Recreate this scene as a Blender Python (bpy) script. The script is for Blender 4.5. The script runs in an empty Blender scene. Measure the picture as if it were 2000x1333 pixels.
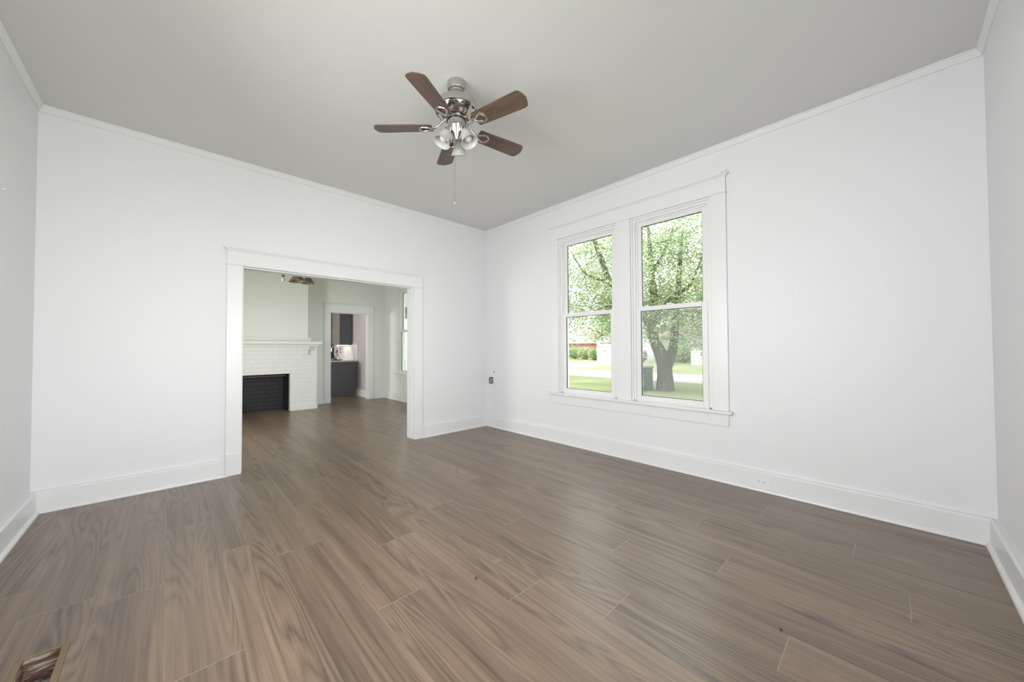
import bpy, math, random
import numpy as np
from mathutils import Vector, Matrix

PI = math.pi
SC = bpy.context.scene
COL = SC.collection
R2 = math.radians

# ---------------------------------------------------------------- camera
cam_d = bpy.data.cameras.new('camera')
cam_d.sensor_width = 36.0
cam_d.lens = 702.2168 / 2000.0 * 36.0
cam_d.clip_start = 0.02
cam_d.clip_end = 400
cam = bpy.data.objects.new('camera', cam_d)
COL.objects.link(cam)
CX = Vector((0.7234, -0.6904, -0.0046))
CY = Vector((-0.0102, -0.0174, 0.9998))
CZ = -Vector((0.6904, 0.7232, 0.0197))
cam.matrix_world = Matrix(((CX.x, CY.x, CZ.x, -3.6212), (CX.y, CY.y, CZ.y, -4.3819),
                           (CX.z, CY.z, CZ.z, 1.2033), (0, 0, 0, 1)))
SC.camera = cam

# ---------------------------------------------------------------- sky, sun, added fill lamps
world = bpy.data.worlds.new('overcast_sky')
SC.world = world
world.use_nodes = True
bgn = world.node_tree.nodes['Background']
bgn.inputs[0].default_value = (0.93, 0.97, 1.0, 1)
bgn.inputs[1].default_value = 4.0

sun_d = bpy.data.lights.new('sun', 'SUN')
sun_d.energy = 6.5
sun_d.angle = R2(12)
sun_d.color = (1.0, 0.96, 0.88)
sun = bpy.data.objects.new('sun', sun_d)
COL.objects.link(sun)
sun.rotation_euler = Vector((0.50, -0.55, -0.95)).to_track_quat('-Z', 'Y').to_euler()


def area(name, loc, direction, sx, sy, power, color=(1, 1, 1), spread=180):
    d = bpy.data.lights.new(name, 'AREA')
    d.shape = 'RECTANGLE'
    d.size, d.size_y, d.energy, d.color = sx, sy, power, color
    d.spread = R2(spread)
    o = bpy.data.objects.new(name, d)
    COL.objects.link(o)
    o.location = loc
    o.rotation_euler = Vector(direction).to_track_quat('-Z', 'Z').to_euler()
    return o


# fill lamps added outside invented windows behind the camera, in dining room and kitchen
area('fill_lamp_south', (-3.25, -5.10, 1.45), (0, 1, -0.02), 1.7, 1.7, 40, (1.0, 0.963, 0.995), 95)
area('fill_lamp_west', (-4.66, -3.05, 1.45), (1, 0.05, -0.02), 1.9, 1.7, 58, (1.0, 0.963, 0.995), 122)
area('fill_lamp_dining', (0.62, 1.35, 1.3), (-1, 0.35, -0.45), 0.8, 1.3, 5, (1.0, 1.0, 0.97), 140)
area('fill_lamp_dining_green', (0.62, 1.35, 0.9), (-1, 0.1, 0.35), 0.8, 0.5, 3, (1.0, 1.0, 0.5))  # added greenish upward fill, imitating bounce from the lawn
area('fill_lamp_dining_west', (-4.66, 1.4, 1.3), (1, 0.50, -0.15), 1.0, 1.3, 62, (1.0, 1.0, 0.92), 140)
area('fill_lamp_kitchen', (-4.66, 6.6, 1.6), (1, 0, 0), 1.2, 1.5, 130, (1.0, 0.95, 0.93))

SC.view_settings.view_transform = 'Standard'
SC.view_settings.look = 'None'
SC.view_settings.exposure = -0.06
SC.view_settings.gamma = 1.0
SC.view_settings.use_curve_mapping = False


# ---------------------------------------------------------------- helpers
def tag(o, label=None, cat=None, group=None, kind=None):
    if label: o['label'] = label
    if cat: o['category'] = cat
    if group: o['group'] = group
    if kind: o['kind'] = kind
    return o


def empty(name, loc=(0, 0, 0), label=None, cat=None, group=None, kind=None, rz=0):
    o = bpy.data.objects.new(name, None)
    o.empty_display_size = 0.1
    COL.objects.link(o)
    o.location = loc
    o.rotation_euler = (0, 0, rz)
    return tag(o, label, cat, group, kind)


def base_of(o):
    v = Vector((0, 0, 0))
    while o is not None:
        v += Vector(o.location)
        o = o.parent
    return v


class MB:
    """collects vertices and faces in world metres; build() links them as one mesh object"""

    def __init__(s):
        s.v, s.f = [], []

    def add(s, vs, fs, M=None):
        n = len(s.v)
        if M is not None:
            vs = [tuple(M @ Vector(p)) for p in vs]
        s.v += [tuple(p) for p in vs]
        s.f += [tuple(i + n for i in f) for f in fs]
        return s

    def box(s, x0, x1, y0, y1, z0, z1, M=None):
        x0, x1 = min(x0, x1), max(x0, x1)
        y0, y1 = min(y0, y1), max(y0, y1)
        z0, z1 = min(z0, z1), max(z0, z1)
        vs = [(x0, y0, z0), (x1, y0, z0), (x1, y1, z0), (x0, y1, z0), (x0, y0, z1), (x1, y0, z1), (x1, y1, z1), (x0, y1, z1)]
        fs = [(0, 3, 2, 1), (4, 5, 6, 7), (0, 1, 5, 4), (1, 2, 6, 5), (2, 3, 7, 6), (3, 0, 4, 7)]
        return s.add(vs, fs, M)

    def prism(s, pts, h0, h1, M=None):
        """polygon in xy (counter-clockwise), extruded in z"""
        n = len(pts)
        vs = [(p[0], p[1], h0) for p in pts] + [(p[0], p[1], h1) for p in pts]
        fs = [tuple(range(n))[::-1], tuple(range(n, 2 * n))] + [(i, (i + 1) % n, n + (i + 1) % n, n + i) for i in range(n)]
        return s.add(vs, fs, M)

    def loft(s, rings, closed_ends=True, M=None):
        n = len(rings[0])
        vs = [p for r in rings for p in r]
        fs = []
        for k in range(len(rings) - 1):
            for i in range(n):
                j = (i + 1) % n
                fs.append((k * n + i, k * n + j, (k + 1) * n + j, (k + 1) * n + i))
        if closed_ends:
            fs.append(tuple(range(n))[::-1])
            fs.append(tuple(range((len(rings) - 1) * n, len(rings) * n)))
        return s.add(vs, fs, M)

    def lathe(s, prof, seg=32, M=None, cap=True):
        rings = [[(r * math.cos(2 * PI * i / seg), r * math.sin(2 * PI * i / seg), z) for i in range(seg)] for r, z in prof]
        return s.loft(rings, cap, M)

    def tube(s, pts, rad, n=8, M=None, loop=False):
        pts = [Vector(p) for p in pts]
        if not hasattr(rad, '__len__'):
            rad = [rad] * len(pts)
        rings = []
        up = None
        m = len(pts)
        for i, p in enumerate(pts):
            if loop:
                t = pts[(i + 1) % m] - pts[i - 1]
            else:
                t = pts[min(i + 1, m - 1)] - pts[max(i - 1, 0)]
            t.normalize()
            if up is None:
                up = Vector((0, 0, 1)) if abs(t.z) < 0.9 else Vector((1, 0, 0))
            a = t.cross(up)
            if a.length < 1e-5:
                a = t.orthogonal()
            a.normalize()
            b = a.cross(t)
            up = b
            rings.append([tuple(p + (a * math.cos(2 * PI * k / n) + b * math.sin(2 * PI * k / n)) * rad[i]) for k in range(n)])
        if loop:
            rings.append(rings[0])
        return s.loft(rings, not loop, M)

    def build(s, name, mat, parent=None, smooth=False, bevel=0.0, segs=2):
        off = base_of(parent) if parent is not None else Vector((0, 0, 0))
        me = bpy.data.meshes.new(name)
        me.from_pydata([tuple(Vector(p) - off) for p in s.v], [], s.f)
        me.update()
        o = bpy.data.objects.new(name, me)
        COL.objects.link(o)
        if parent is not None:
            o.parent = parent
        me.materials.append(mat)
        if smooth:
            me.polygons.foreach_set('use_smooth', [True] * len(me.polygons))
            me.set_sharp_from_angle(angle=R2(40))
        if bevel > 0:
            b = o.modifiers.new('bevel', 'BEVEL')
            b.width, b.segments, b.limit_method, b.angle_limit = bevel, segs, 'ANGLE', R2(35)
        return o


def struct(o):
    o['kind'] = 'structure'
    return o


def axis_matrix(origin, zdir, xhint=(1, 0, 0)):
    z = Vector(zdir).normalized()
    x = Vector(xhint)
    x = (x - z * x.dot(z))
    if x.length < 1e-4:
        x = z.orthogonal()
    x.normalize()
    y = z.cross(x)
    return Matrix(((x.x, y.x, z.x, origin[0]), (x.y, y.y, z.y, origin[1]), (x.z, y.z, z.z, origin[2]), (0, 0, 0, 1)))


# ---------------------------------------------------------------- materials
def srgb(r, g, b):
    f = lambda c: (c / 255 / 12.92) if c / 255 <= 0.04045 else ((c / 255 + 0.055) / 1.055) ** 2.4
    return (f(r), f(g), f(b), 1)


class NT:
    def __init__(s, name):
        s.m = bpy.data.materials.new(name)
        s.m.use_nodes = True
        s.t = s.m.node_tree
        s.b = s.t.nodes['Principled BSDF']
        s.out = s.t.nodes['Material Output']

    def n(s, typ, **kw):
        nd = s.t.nodes.new(typ)
        for k, v in kw.items():
            setattr(nd, k, v)
        return nd

    def l(s, a, b):
        s.t.links.new(a, b)

    def val(s, sock, v):
        if hasattr(v, 'bl_idname') or isinstance(v, bpy.types.NodeSocket):
            s.l(v, sock)
        else:
            sock.default_value = v

    def math(s, op, a, b=0.0, c=0.0, clamp=False):
        nd = s.n('ShaderNodeMath', operation=op)
        nd.use_clamp = clamp
        s.val(nd.inputs[0], a)
        s.val(nd.inputs[1], b)
        s.val(nd.inputs[2], c)
        return nd.outputs[0]

    def mix(s, fac, a, b, blend='MIX'):
        nd = s.n('ShaderNodeMix', data_type='RGBA', blend_type=blend)
        s.val(nd.inputs[0], fac)
        s.val(nd.inputs[6], a)
        s.val(nd.inputs[7], b)
        return nd.outputs[2]

    def coord(s, which='Object'):
        return s.n('ShaderNodeTexCoord').outputs[which]

    def scale(s, vec, sc):
        nd = s.n('ShaderNodeMapping')
        s.l(vec, nd.inputs[0])
        nd.inputs['Scale'].default_value = sc
        return nd.outputs[0]

    def noise(s, vec, scale=5, detail=2, rough=0.5, dist=0):
        nd = s.n('ShaderNodeTexNoise')
        s.l(vec, nd.inputs['Vector'])
        nd.inputs['Scale'].default_value = scale
        nd.inputs['Detail'].default_value = detail
        nd.inputs['Roughness'].default_value = rough
        nd.inputs['Distortion'].default_value = dist
        return nd.outputs[0]

    def ramp(s, fac, stops):
        nd = s.n('ShaderNodeValToRGB')
        el = nd.color_ramp.elements
        el[0].position, el[0].color = stops[0]
        el[1].position, el[1].color = stops[-1]
        for p, c in stops[1:-1]:
            e = el.new(p)
            e.color = c
        s.l(fac, nd.inputs[0])
        return nd.outputs[0]

    def bump(s, h, strength=0.3, dist=0.002):
        nd = s.n('ShaderNodeBump')
        nd.inputs['Strength'].default_value = strength
        nd.inputs['Distance'].default_value = dist
        s.l(h, nd.inputs['Height'])
        s.l(nd.outputs[0], s.b.inputs['Normal'])

    def set(s, color=None, rough=None, metal=None, spec=None):
        if color is not None: s.val(s.b.inputs['Base Color'], color)
        if rough is not None: s.val(s.b.inputs['Roughness'], rough)
        if metal is not None: s.b.inputs['Metallic'].default_value = metal
        if spec is not None: s.b.inputs['Specular IOR Level'].default_value = spec
        return s


def paint(name, color, rough=0.5, tex=60.0, strength=0.08, spec=0.5, mottle=0.0):
    k = NT(name)
    co = k.coord()
    k.set(color, rough, spec=spec)
    if mottle:
        nz = k.noise(co, 3.0, 3)
        dark = tuple(c * (1 - mottle) for c in color[:3]) + (1,)
        k.val(k.b.inputs['Base Color'], k.mix(nz, dark, color))
    k.bump(k.noise(co, tex, 3), strength, 0.002)
    return k.m


M_WALL = paint('white_wall_paint', (0.805, 0.808, 0.815, 1), 0.47, 45, 0.10, 0.36)
M_TRIM = paint('white_trim_paint', (0.805, 0.81, 0.805, 1), 0.32, 30, 0.03)
M_VINYL = paint('white_vinyl', (0.81, 0.805, 0.795, 1), 0.30, 30, 0.02)
M_DINING = paint('cream_wall_paint', (0.80, 0.815, 0.77, 1), 0.45, 45, 0.10)
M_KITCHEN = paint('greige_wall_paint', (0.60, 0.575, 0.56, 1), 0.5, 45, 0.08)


def mat_ceiling():
    k = NT('ceiling_paint')
    co = k.coord()
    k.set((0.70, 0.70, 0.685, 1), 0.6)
    sep = k.n('ShaderNodeSeparateXYZ')
    k.l(co, sep.inputs[0])
    comb = k.noise(k.scale(co, (3, 40, 1)), 4.0, 3)
    # plasterboard joint running across the ceiling through the fan canopy
    wob = k.math('MULTIPLY', k.math('SUBTRACT', k.noise(co, 2.0, 2), 0.5), 0.10)
    d = k.math('ABSOLUTE', k.math('ADD', k.math('ADD', sep.outputs[1], 2.365), wob))
    ridge = k.math('SUBTRACT', 1.0, k.math('DIVIDE', d, 0.012), clamp=True)
    h = k.math('ADD', k.math('MULTIPLY', comb, 0.35), k.math('MULTIPLY', ridge, 0.55))
    k.bump(h, 0.30, 0.004)
    return k.m


M_CEIL = mat_ceiling()


def mat_floor():
    k = NT('laminate_planks')
    uv = k.n('ShaderNodeUVMap', uv_map='plank').outputs[0]
    pid = k.n('ShaderNodeAttribute', attribute_name='plank_tone').outputs['Fac']
    sep = k.n('ShaderNodeSeparateXYZ')
    k.l(uv, sep.inputs[0])
    u, v = sep.outputs[0], sep.outputs[1]
    cmb = k.n('ShaderNodeCombineXYZ')
    k.l(k.math('ADD', u, k.math('MULTIPLY', pid, 53.0)), cmb.inputs[0])
    k.l(k.math('ADD', v, k.math('MULTIPLY', pid, 91.0)), cmb.inputs[1])
    k.l(k.math('MULTIPLY', pid, 17.0), cmb.inputs[2])
    p = cmb.outputs[0]
    band = k.noise(k.scale(p, (11, 0.38, 1)), 1.0, 2, 0.5)
    cath = k.noise(k.scale(p, (7.0, 0.50, 1)), 1.0, 1.5, 0.4, 0.25)
    rings = k.math('PINGPONG', k.math('MULTIPLY', cath, 16.0), 0.5)
    rings = k.math('POWER', k.math('MULTIPLY', rings, 2.0), 0.7)
    where = k.math('MULTIPLY', k.math('SUBTRACT', k.noise(k.scale(p, (4.0, 0.7, 1)), 1.0, 1), 0.34), 4.0, clamp=True)
    rings = k.math('MULTIPLY', k.math('SUBTRACT', rings, 0.62), where)
    grain = k.noise(k.scale(p, (170, 4.0, 1)), 1.0, 3, 0.6)
    fine = k.noise(k.scale(p, (48, 1.1, 1)), 1.0, 4, 0.7)
    # knots
    vor = k.n('ShaderNodeTexVoronoi')
    k.l(k.scale(p, (3.2, 1.0, 1)), vor.inputs['Vector'])
    vor.inputs['Scale'].default_value = 1.0
    wob = k.math('MULTIPLY', k.math('SUBTRACT', fine, 0.5), 0.10)
    knot = k.math('SUBTRACT', 1.0, k.math('DIVIDE', k.math('ADD', vor.outputs['Distance'], wob), 0.10), clamp=True)
    t = k.math('MULTIPLY', band, 0.40)
    t = k.math('ADD', t, k.math('MULTIPLY', rings, 0.20))
    t = k.math('ADD', t, k.math('MULTIPLY', grain, 0.12))
    t = k.math('ADD', t, k.math('MULTIPLY', fine, 0.46))
    t = k.math('SUBTRACT', t, k.math('MULTIPLY', knot, 0.26))
    t = k.math('ADD', t, k.math('MULTIPLY', k.math('SUBTRACT', pid, 0.5), 0.06))
    col = k.ramp(t, [(0.20, srgb(62, 50, 42)), (0.38, srgb(99, 82, 68)), (0.52, srgb(124, 104, 86)), (0.72, srgb(149, 127, 105))])
    # joints between planks
    W, L = 0.2355, 1.51
    eu = k.math('MINIMUM', u, k.math('SUBTRACT', W, u))
    ev = k.math('MINIMUM', v, k.math('SUBTRACT', L, v))
    ju = k.math('SUBTRACT', 1.0, k.math('DIVIDE', eu, 0.0018), clamp=True)
    jv = k.math('SUBTRACT', 1.0, k.math('DIVIDE', ev, 0.0022), clamp=True)
    col = k.mix(k.math('MULTIPLY', ju, 0.45), col, srgb(150, 135, 118))
    col = k.mix(k.math('MULTIPLY', jv, 0.75), col, srgb(176, 162, 144))
    k.set(col)
    k.l(k.math('ADD', 0.27, k.math('MULTIPLY', fine, 0.12)), k.b.inputs['Roughness'])
    k.b.inputs['Specular IOR Level'].default_value = 0.85
    hh = k.math('SUBTRACT', k.math('MULTIPLY', grain, 0.25), k.math('MAXIMUM', ju, jv))
    k.bump(hh, 0.25, 0.0012)
    return k.m


M_FLOOR = mat_floor()


def mat_metal(name, color, rough=0.28):
    k = NT(name)
    co = k.coord()
    k.set(color, None, metal=1.0)
    k.l(k.math('ADD', rough - 0.05, k.math('MULTIPLY', k.noise(k.scale(co, (1, 1, 60)), 20, 2), 0.10)), k.b.inputs['Roughness'])
    return k.m


M_NICKEL = mat_metal('brushed_nickel', (0.56, 0.54, 0.515, 1), 0.24)
M_POLISH = mat_metal('polished_nickel', (0.50, 0.48, 0.46, 1), 0.14)
M_CHROME = mat_metal('chrome', (0.75, 0.75, 0.75, 1), 0.08)
M_BRASS = mat_metal('brass', (0.72, 0.56, 0.30, 1), 0.3)
M_GALV = mat_metal('galvanised_steel', (0.55, 0.54, 0.52, 1), 0.4)


def mat_wood(name, dark, light, sc=(60, 60, 60), rough=0.45, axis=0):
    k = NT(name)
    co = k.coord()
    s = [14.0, 14.0, 14.0]
    s[axis] = 1.6
    n1 = k.noise(k.scale(co, tuple(s)), 1.4, 3, 0.55, 0.4)
    s2 = [120.0, 120.0, 120.0]
    s2[axis] = 5.0
    n2 = k.noise(k.scale(co, tuple(s2)), 1.0, 3)
    t = k.math('ADD', k.math('MULTIPLY', n1, 0.65), k.math('MULTIPLY', n2, 0.35))
    k.set(k.ramp(t, [(0.3, dark), (0.7, light)]), rough)
    return k.m


M_TRAY = mat_wood('dark_tray_wood', srgb(60, 32, 24), srgb(110, 66, 46))
M_VENTWOOD = mat_wood('pale_oak', srgb(110, 92, 68), srgb(142, 120, 92), axis=1)


def mat_blade():
    k = NT('walnut_blade')
    uv = k.n('ShaderNodeUVMap', uv_map='blade').outputs[0]
    n1 = k.noise(k.scale(uv, (3.0, 22, 1)), 1.3, 3, 0.55, 0.5)
    n2 = k.noise(k.scale(uv, (9.0, 160, 1)), 1.0, 3)
    t = k.math('ADD', k.math('MULTIPLY', n1, 0.65), k.math('MULTIPLY', n2, 0.35))
    k.set(k.ramp(t, [(0.28, srgb(70, 56, 47)), (0.5, srgb(95, 78, 67)), (0.72, srgb(118, 100, 86))]), 0.42)
    return k.m


M_BLADE = mat_blade()


def mat_plain(name, color, rough=0.5, metal=0.0, spec=0.5):
    k = NT(name)
    k.set(None, rough, metal, spec)
    dark = tuple(c * 0.94 for c in color[:3]) + (1,)
    k.val(k.b.inputs['Base Color'], k.mix(k.noise(k.coord(), 6.0, 2), dark, color))
    return k.m


def mat_pane():
    k = NT('window_glass')
    k.t.nodes.remove(k.b)
    tr = k.n('ShaderNodeBsdfTransparent')
    tr.inputs[0].default_value = (0.96, 0.97, 0.965, 1)
    gl = k.n('ShaderNodeBsdfGlossy')
    gl.inputs['Roughness'].default_value = 0.02
    gl.inputs[0].default_value = (0.95, 1.0, 0.98, 1)
    lw = k.n('ShaderNodeLayerWeight')
    lw.inputs[0].default_value = 0.12
    mx = k.n('ShaderNodeMixShader')
    k.l(k.math('MULTIPLY', lw.outputs['Fresnel'], 0.6), mx.inputs[0])
    k.l(tr.outputs[0], mx.inputs[1])
    k.l(gl.outputs[0], mx.inputs[2])
    k.l(mx.outputs[0], k.out.inputs[0])
    return k.m


M_PANE = mat_pane()


def mat_screen():
    k = NT('insect_screen_mesh')
    k.t.nodes.remove(k.b)
    tr = k.n('ShaderNodeBsdfTransparent')
    df = k.n('ShaderNodeBsdfDiffuse')
    df.inputs[0].default_value = (0.62, 0.64, 0.62, 1)
    co = k.coord()
    sep = k.n('ShaderNodeSeparateXYZ')
    k.l(co, sep.inputs[0])
    streak = k.math('MULTIPLY', k.math('ADD', k.math('SINE', k.math('MULTIPLY', sep.outputs[1], 520.0)), 1.0), 0.05)
    mx = k.n('ShaderNodeMixShader')
    k.l(k.math('ADD', 0.12, streak), mx.inputs[0])
    k.l(tr.outputs[0], mx.inputs[1])
    k.l(df.outputs[0], mx.inputs[2])
    k.l(mx.outputs[0], k.out.inputs[0])
    return k.m


M_SCREEN = mat_screen()


def mat_frosted():
    k = NT('alabaster_glass')
    co = k.coord()
    nz = k.noise(co, 14.0, 3, 0.5, 1.2)
    k.set(k.mix(nz, (0.62, 0.62, 0.585, 1), (0.74, 0.74, 0.715, 1)), 0.22)
    tl = k.n('ShaderNodeBsdfTranslucent')
    tl.inputs[0].default_value = (0.72, 0.72, 0.69, 1)
    mx = k.n('ShaderNodeMixShader')
    mx.inputs[0].default_value = 0.35
    k.l(k.b.outputs[0], mx.inputs[1])
    k.l(tl.outputs[0], mx.inputs[2])
    k.l(mx.outputs[0], k.out.inputs[0])
    return k.m


M_FROST = mat_frosted()


def mat_clear(name, tint=(1, 1, 1, 1)):
    k = NT(name)
    k.set(tint, 0.03)
    k.b.inputs['Transmission Weight'].default_value = 1.0
    k.b.inputs['IOR'].default_value = 1.3
    return k.m


M_GLASS = mat_clear('clear_glass')
M_BULB = mat_plain('white_bulb_glass', (0.62, 0.62, 0.60, 1), 0.06)
M_BLACK = mat_plain('black_plastic', (0.02, 0.02, 0.022, 1), 0.4)
M_DARK = mat_plain('dark_gap', (0.09, 0.09, 0.095, 1), 0.6)
M_CHARCOAL = mat_plain('charcoal_cabinet_paint', srgb(98, 99, 103), 0.45)
M_GREIGELIT = mat_plain('greige_lit_front', srgb(140, 130, 122), 0.45)  # window light on the cabinet front is put into this colour
M_QUARTZ = mat_plain('white_quartz', (0.82, 0.80, 0.79, 1), 0.2)
M_PLATE = mat_plain('white_plate_plastic', (0.86, 0.86, 0.85, 1), 0.35)
M_SLOT = mat_plain('slot_black', (0.05, 0.05, 0.05, 1), 0.5)
M_AMBER = mat_plain('amber_petals', srgb(170, 95, 35), 0.5)
M_BROWNLEAF = mat_plain('dry_leaf_brown', srgb(84, 46, 36), 0.6)
M_TAPE = mat_plain('masking_tape', srgb(142, 126, 111), 0.5)
M_TAUPE = mat_plain('taupe_glass_shade', srgb(120, 108, 92), 0.25)


def mat_led():
    k = NT('lit_diffuser')
    k.set((1, 1, 1, 1), 0.5)
    k.b.inputs['Emission Color'].default_value = (1.0, 0.93, 0.82, 1)
    k.b.inputs['Emission Strength'].default_value = 4
    return k.m


M_LED = mat_led()


def mat_brick(name, c1, c2, mortar, bw, bh, ms=0.012, rough=0.5, strength=0.5, vertical='xz', blotch=None):
    k = NT(name)
    co = k.coord()
    sep = k.n('ShaderNodeSeparateXYZ')
    k.l(co, sep.inputs[0])
    cmb = k.n('ShaderNodeCombineXYZ')
    k.l(k.math('ADD', sep.outputs[0], sep.outputs[1]), cmb.inputs[0])
    k.l(sep.outputs[2], cmb.inputs[1])
    br = k.n('ShaderNodeTexBrick')
    k.l(cmb.outputs[0], br.inputs['Vector'])
    br.inputs['Color1'].default_value = c1
    br.inputs['Color2'].default_value = c2
    br.inputs['Mortar'].default_value = mortar
    br.inputs['Scale'].default_value = 1.0
    br.inputs['Mortar Size'].default_value = ms
    br.inputs['Mortar Smooth'].default_value = 0.3
    br.inputs['Brick Width'].default_value = bw
    br.inputs['Row Height'].default_value = bh
    col = br.outputs['Color']
    if blotch:
        nz = k.noise(co, 5.0, 5, 0.7)
        col = k.mix(k.math('MULTIPLY', k.math('SUBTRACT', nz, 0.62), 6.0, clamp=True), col, blotch)
    k.set(col, rough)
    k.bump(k.math('SUBTRACT', 1.0, br.outputs['Fac']), strength, 0.006)
    return k.m


M_WBRICK = mat_brick('white_painted_brick', (0.82, 0.82, 0.81, 1), (0.81, 0.81, 0.80, 1), (0.77, 0.77, 0.76, 1), 0.21, 0.078, 0.008, 0.4, 0.35)
M_KBRICK = mat_brick('black_firebox_brick', srgb(40, 40, 46), srgb(33, 34, 39), srgb(26, 27, 31), 0.23, 0.08, 0.01, 0.45, 0.7, blotch=srgb(92, 92, 94))
M_RBRICK = mat_brick('red_house_brick', srgb(165, 88, 78), srgb(150, 80, 72), srgb(160, 128, 120), 0.3, 0.12, 0.02, 0.8, 0.2)
M_TILE = mat_brick('white_subway_tile', (0.78, 0.76, 0.75, 1), (0.76, 0.74, 0.73, 1), (0.62, 0.60, 0.59, 1), 0.155, 0.08, 0.004, 0.12, 0.3)


def mat_siding(name, color, pitch=0.2):
    k = NT(name)
    co = k.coord()
    sep = k.n('ShaderNodeSeparateXYZ')
    k.l(co, sep.inputs[0])
    fr = k.math('FRACT', k.math('DIVIDE', sep.outputs[2], pitch))
    dark = tuple(c * 0.82 for c in color[:3]) + (1,)
    k.set(k.mix(k.math('GREATER_THAN', fr, 0.90), color, dark), 0.6)
    k.bump(fr, 0.6, 0.02)
    return k.m


def dim(r, g, b, k=0.55):
    c = srgb(r, g, b)
    return (c[0] * k, c[1] * k, c[2] * k, 1)


M_SIDING = mat_siding('white_lap_siding', (0.52, 0.52, 0.515, 1))
M_SIDING2 = mat_siding('bright_white_siding', (0.86, 0.86, 0.85, 1))
M_BLUESIDE = mat_plain('pale_blue_sheet', dim(165, 190, 200), 0.6)
M_ROOF = mat_plain('pale_brown_shingle', dim(186, 165, 158), 0.9)
M_ROOFG = mat_plain('grey_shingle', dim(140, 150, 140), 0.9)
M_SHINGLE = mat_siding('brown_shingle_gable', dim(170, 158, 150), 0.14)


def mat_ground(name, stops, sc=1.2):
    k = NT(name)
    co = k.coord()
    n1 = k.noise(co, 0.35 * sc, 4, 0.6)
    n2 = k.noise(co, 9.0 * sc, 4, 0.7)
    t = k.math('ADD', k.math('MULTIPLY', n1, 0.5), k.math('MULTIPLY', n2, 0.5))
    k.set(k.ramp(t, stops), 0.9, spec=0.1)
    k.bump(n2, 0.6, 0.05)
    return k.m


M_LAWN = mat_ground('lawn_grass', [(0.35, dim(150, 162, 114, 0.48)), (0.5, dim(174, 184, 136, 0.48)), (0.65, dim(196, 202, 160, 0.48))])
M_ROAD = mat_ground('pale_concrete_road', [(0.3, dim(205, 203, 200)), (0.7, dim(232, 230, 226))])


def mat_leaf(name, stops):
    k = NT(name)
    at = k.n('ShaderNodeAttribute', attribute_name='leaf_tone').outputs['Fac']
    col = k.ramp(at, stops)
    k.set(col, 0.5, spec=0.25)
    tl = k.n('ShaderNodeBsdfTranslucent')
    k.l(col, tl.inputs[0])
    mx = k.n('ShaderNodeMixShader')
    mx.inputs[0].default_value = 0.62
    k.l(k.b.outputs[0], mx.inputs[1])
    k.l(tl.outputs[0], mx.inputs[2])
    k.l(mx.outputs[0], k.out.inputs[0])
    return k.m


M_LEAF = mat_leaf('maple_leaves', [(0.0, dim(138, 160, 126, 0.82)), (0.45, dim(168, 184, 142, 0.82)), (0.8, dim(196, 207, 162, 0.82)), (1.0, dim(215, 224, 175, 0.82))])
M_LEAF2 = mat_leaf('distant_leaves', [(0.0, dim(135, 162, 138, 0.5)), (0.5, dim(165, 186, 150, 0.5)), (1.0, dim(196, 210, 172, 0.5))])
M_LEAF3 = mat_leaf('shrub_leaves', [(0.0, dim(130, 155, 120, 0.9)), (0.5, dim(172, 192, 142, 0.9)), (1.0, dim(215, 222, 172, 0.9))])
M_LEAFP = mat_leaf('plum_leaves', [(0.0, dim(120, 100, 100, 0.78)), (0.5, dim(150, 130, 125, 0.78)), (1.0, dim(180, 165, 150, 0.78))])


def mat_bark():
    k = NT('grey_bark')
    co = k.coord()
    n1 = k.noise(k.scale(co, (12, 12, 2.5)), 1.0, 4, 0.65, 0.5)
    k.set(k.ramp(n1, [(0.3, dim(98, 100, 90)), (0.55, dim(132, 134, 120)), (0.75, dim(165, 168, 152))]), 0.9, spec=0.1)
    k.bump(n1, 0.9, 0.03)
    return k.m


M_BARK = mat_bark()
M_UTIL = mat_plain('green_painted_steel', dim(88, 118, 108), 0.45)
M_UTILTOP = mat_plain('tan_lid', dim(170, 165, 140), 0.6)

# ================================================================= SETTING
H = 3.05
XW, YS = -4.3497, -4.8176        # west wall and south wall faces
DY = 4.25                        # dining north wall face
DX = 0.27                        # dining east wall face
KX = -0.045                      # kitchen east wall face
KY = 8.6


def wall_panel(mb, axis, a0, a1, u0, u1, z0, z1, holes):
    """wall slab between a0 and a1 on its thin axis, spanning u0..u1, with rectangular holes (ua, ub, za, zb)"""
    us = sorted(set([u0, u1] + [h for q in holes for h in q[:2]]))
    for i in range(len(us) - 1):
        ua, ub = us[i], us[i + 1]
        cuts = sorted([(q[2], q[3]) for q in holes if q[0] <= ua + 1e-6 and q[1] >= ub - 1e-6])
        z = z0
        for ca, cb in cuts + [(z1, z1)]:
            if ca > z + 1e-6:
                if axis == 'y':
                    mb.box(ua, ub, a0, a1, z, ca)
                else:
                    mb.box(a0, a1, ua, ub, z, ca)
            z = max(z, cb)
    return mb


OP = (-3.105, -1.262, 0.0, 2.022)                    # opening to the dining room
WIN1 = (-2.298, -1.467, 0.60, 2.60)                   # the two windows in the east wall (y range, z range)
WIN2 = (-3.267, -2.463, 0.60, 2.60)
KD = (-1.005, -0.157, 0.0, 2.03)                      # kitchen doorway
DW = (2.72, 3.545, 0.60, 2.58)                        # dining window that shows
DW2 = (0.95, 1.75, 0.60, 2.58)  # added dining window, out of view, for a fill lamp
SWIN = (-4.10, -2.40, 0.62, 2.36)  # added window behind the camera, for the south fill lamp
WWIN = (-4.00, -2.10, 0.62, 2.36)  # added window beside the camera, for the west fill lamp

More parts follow.
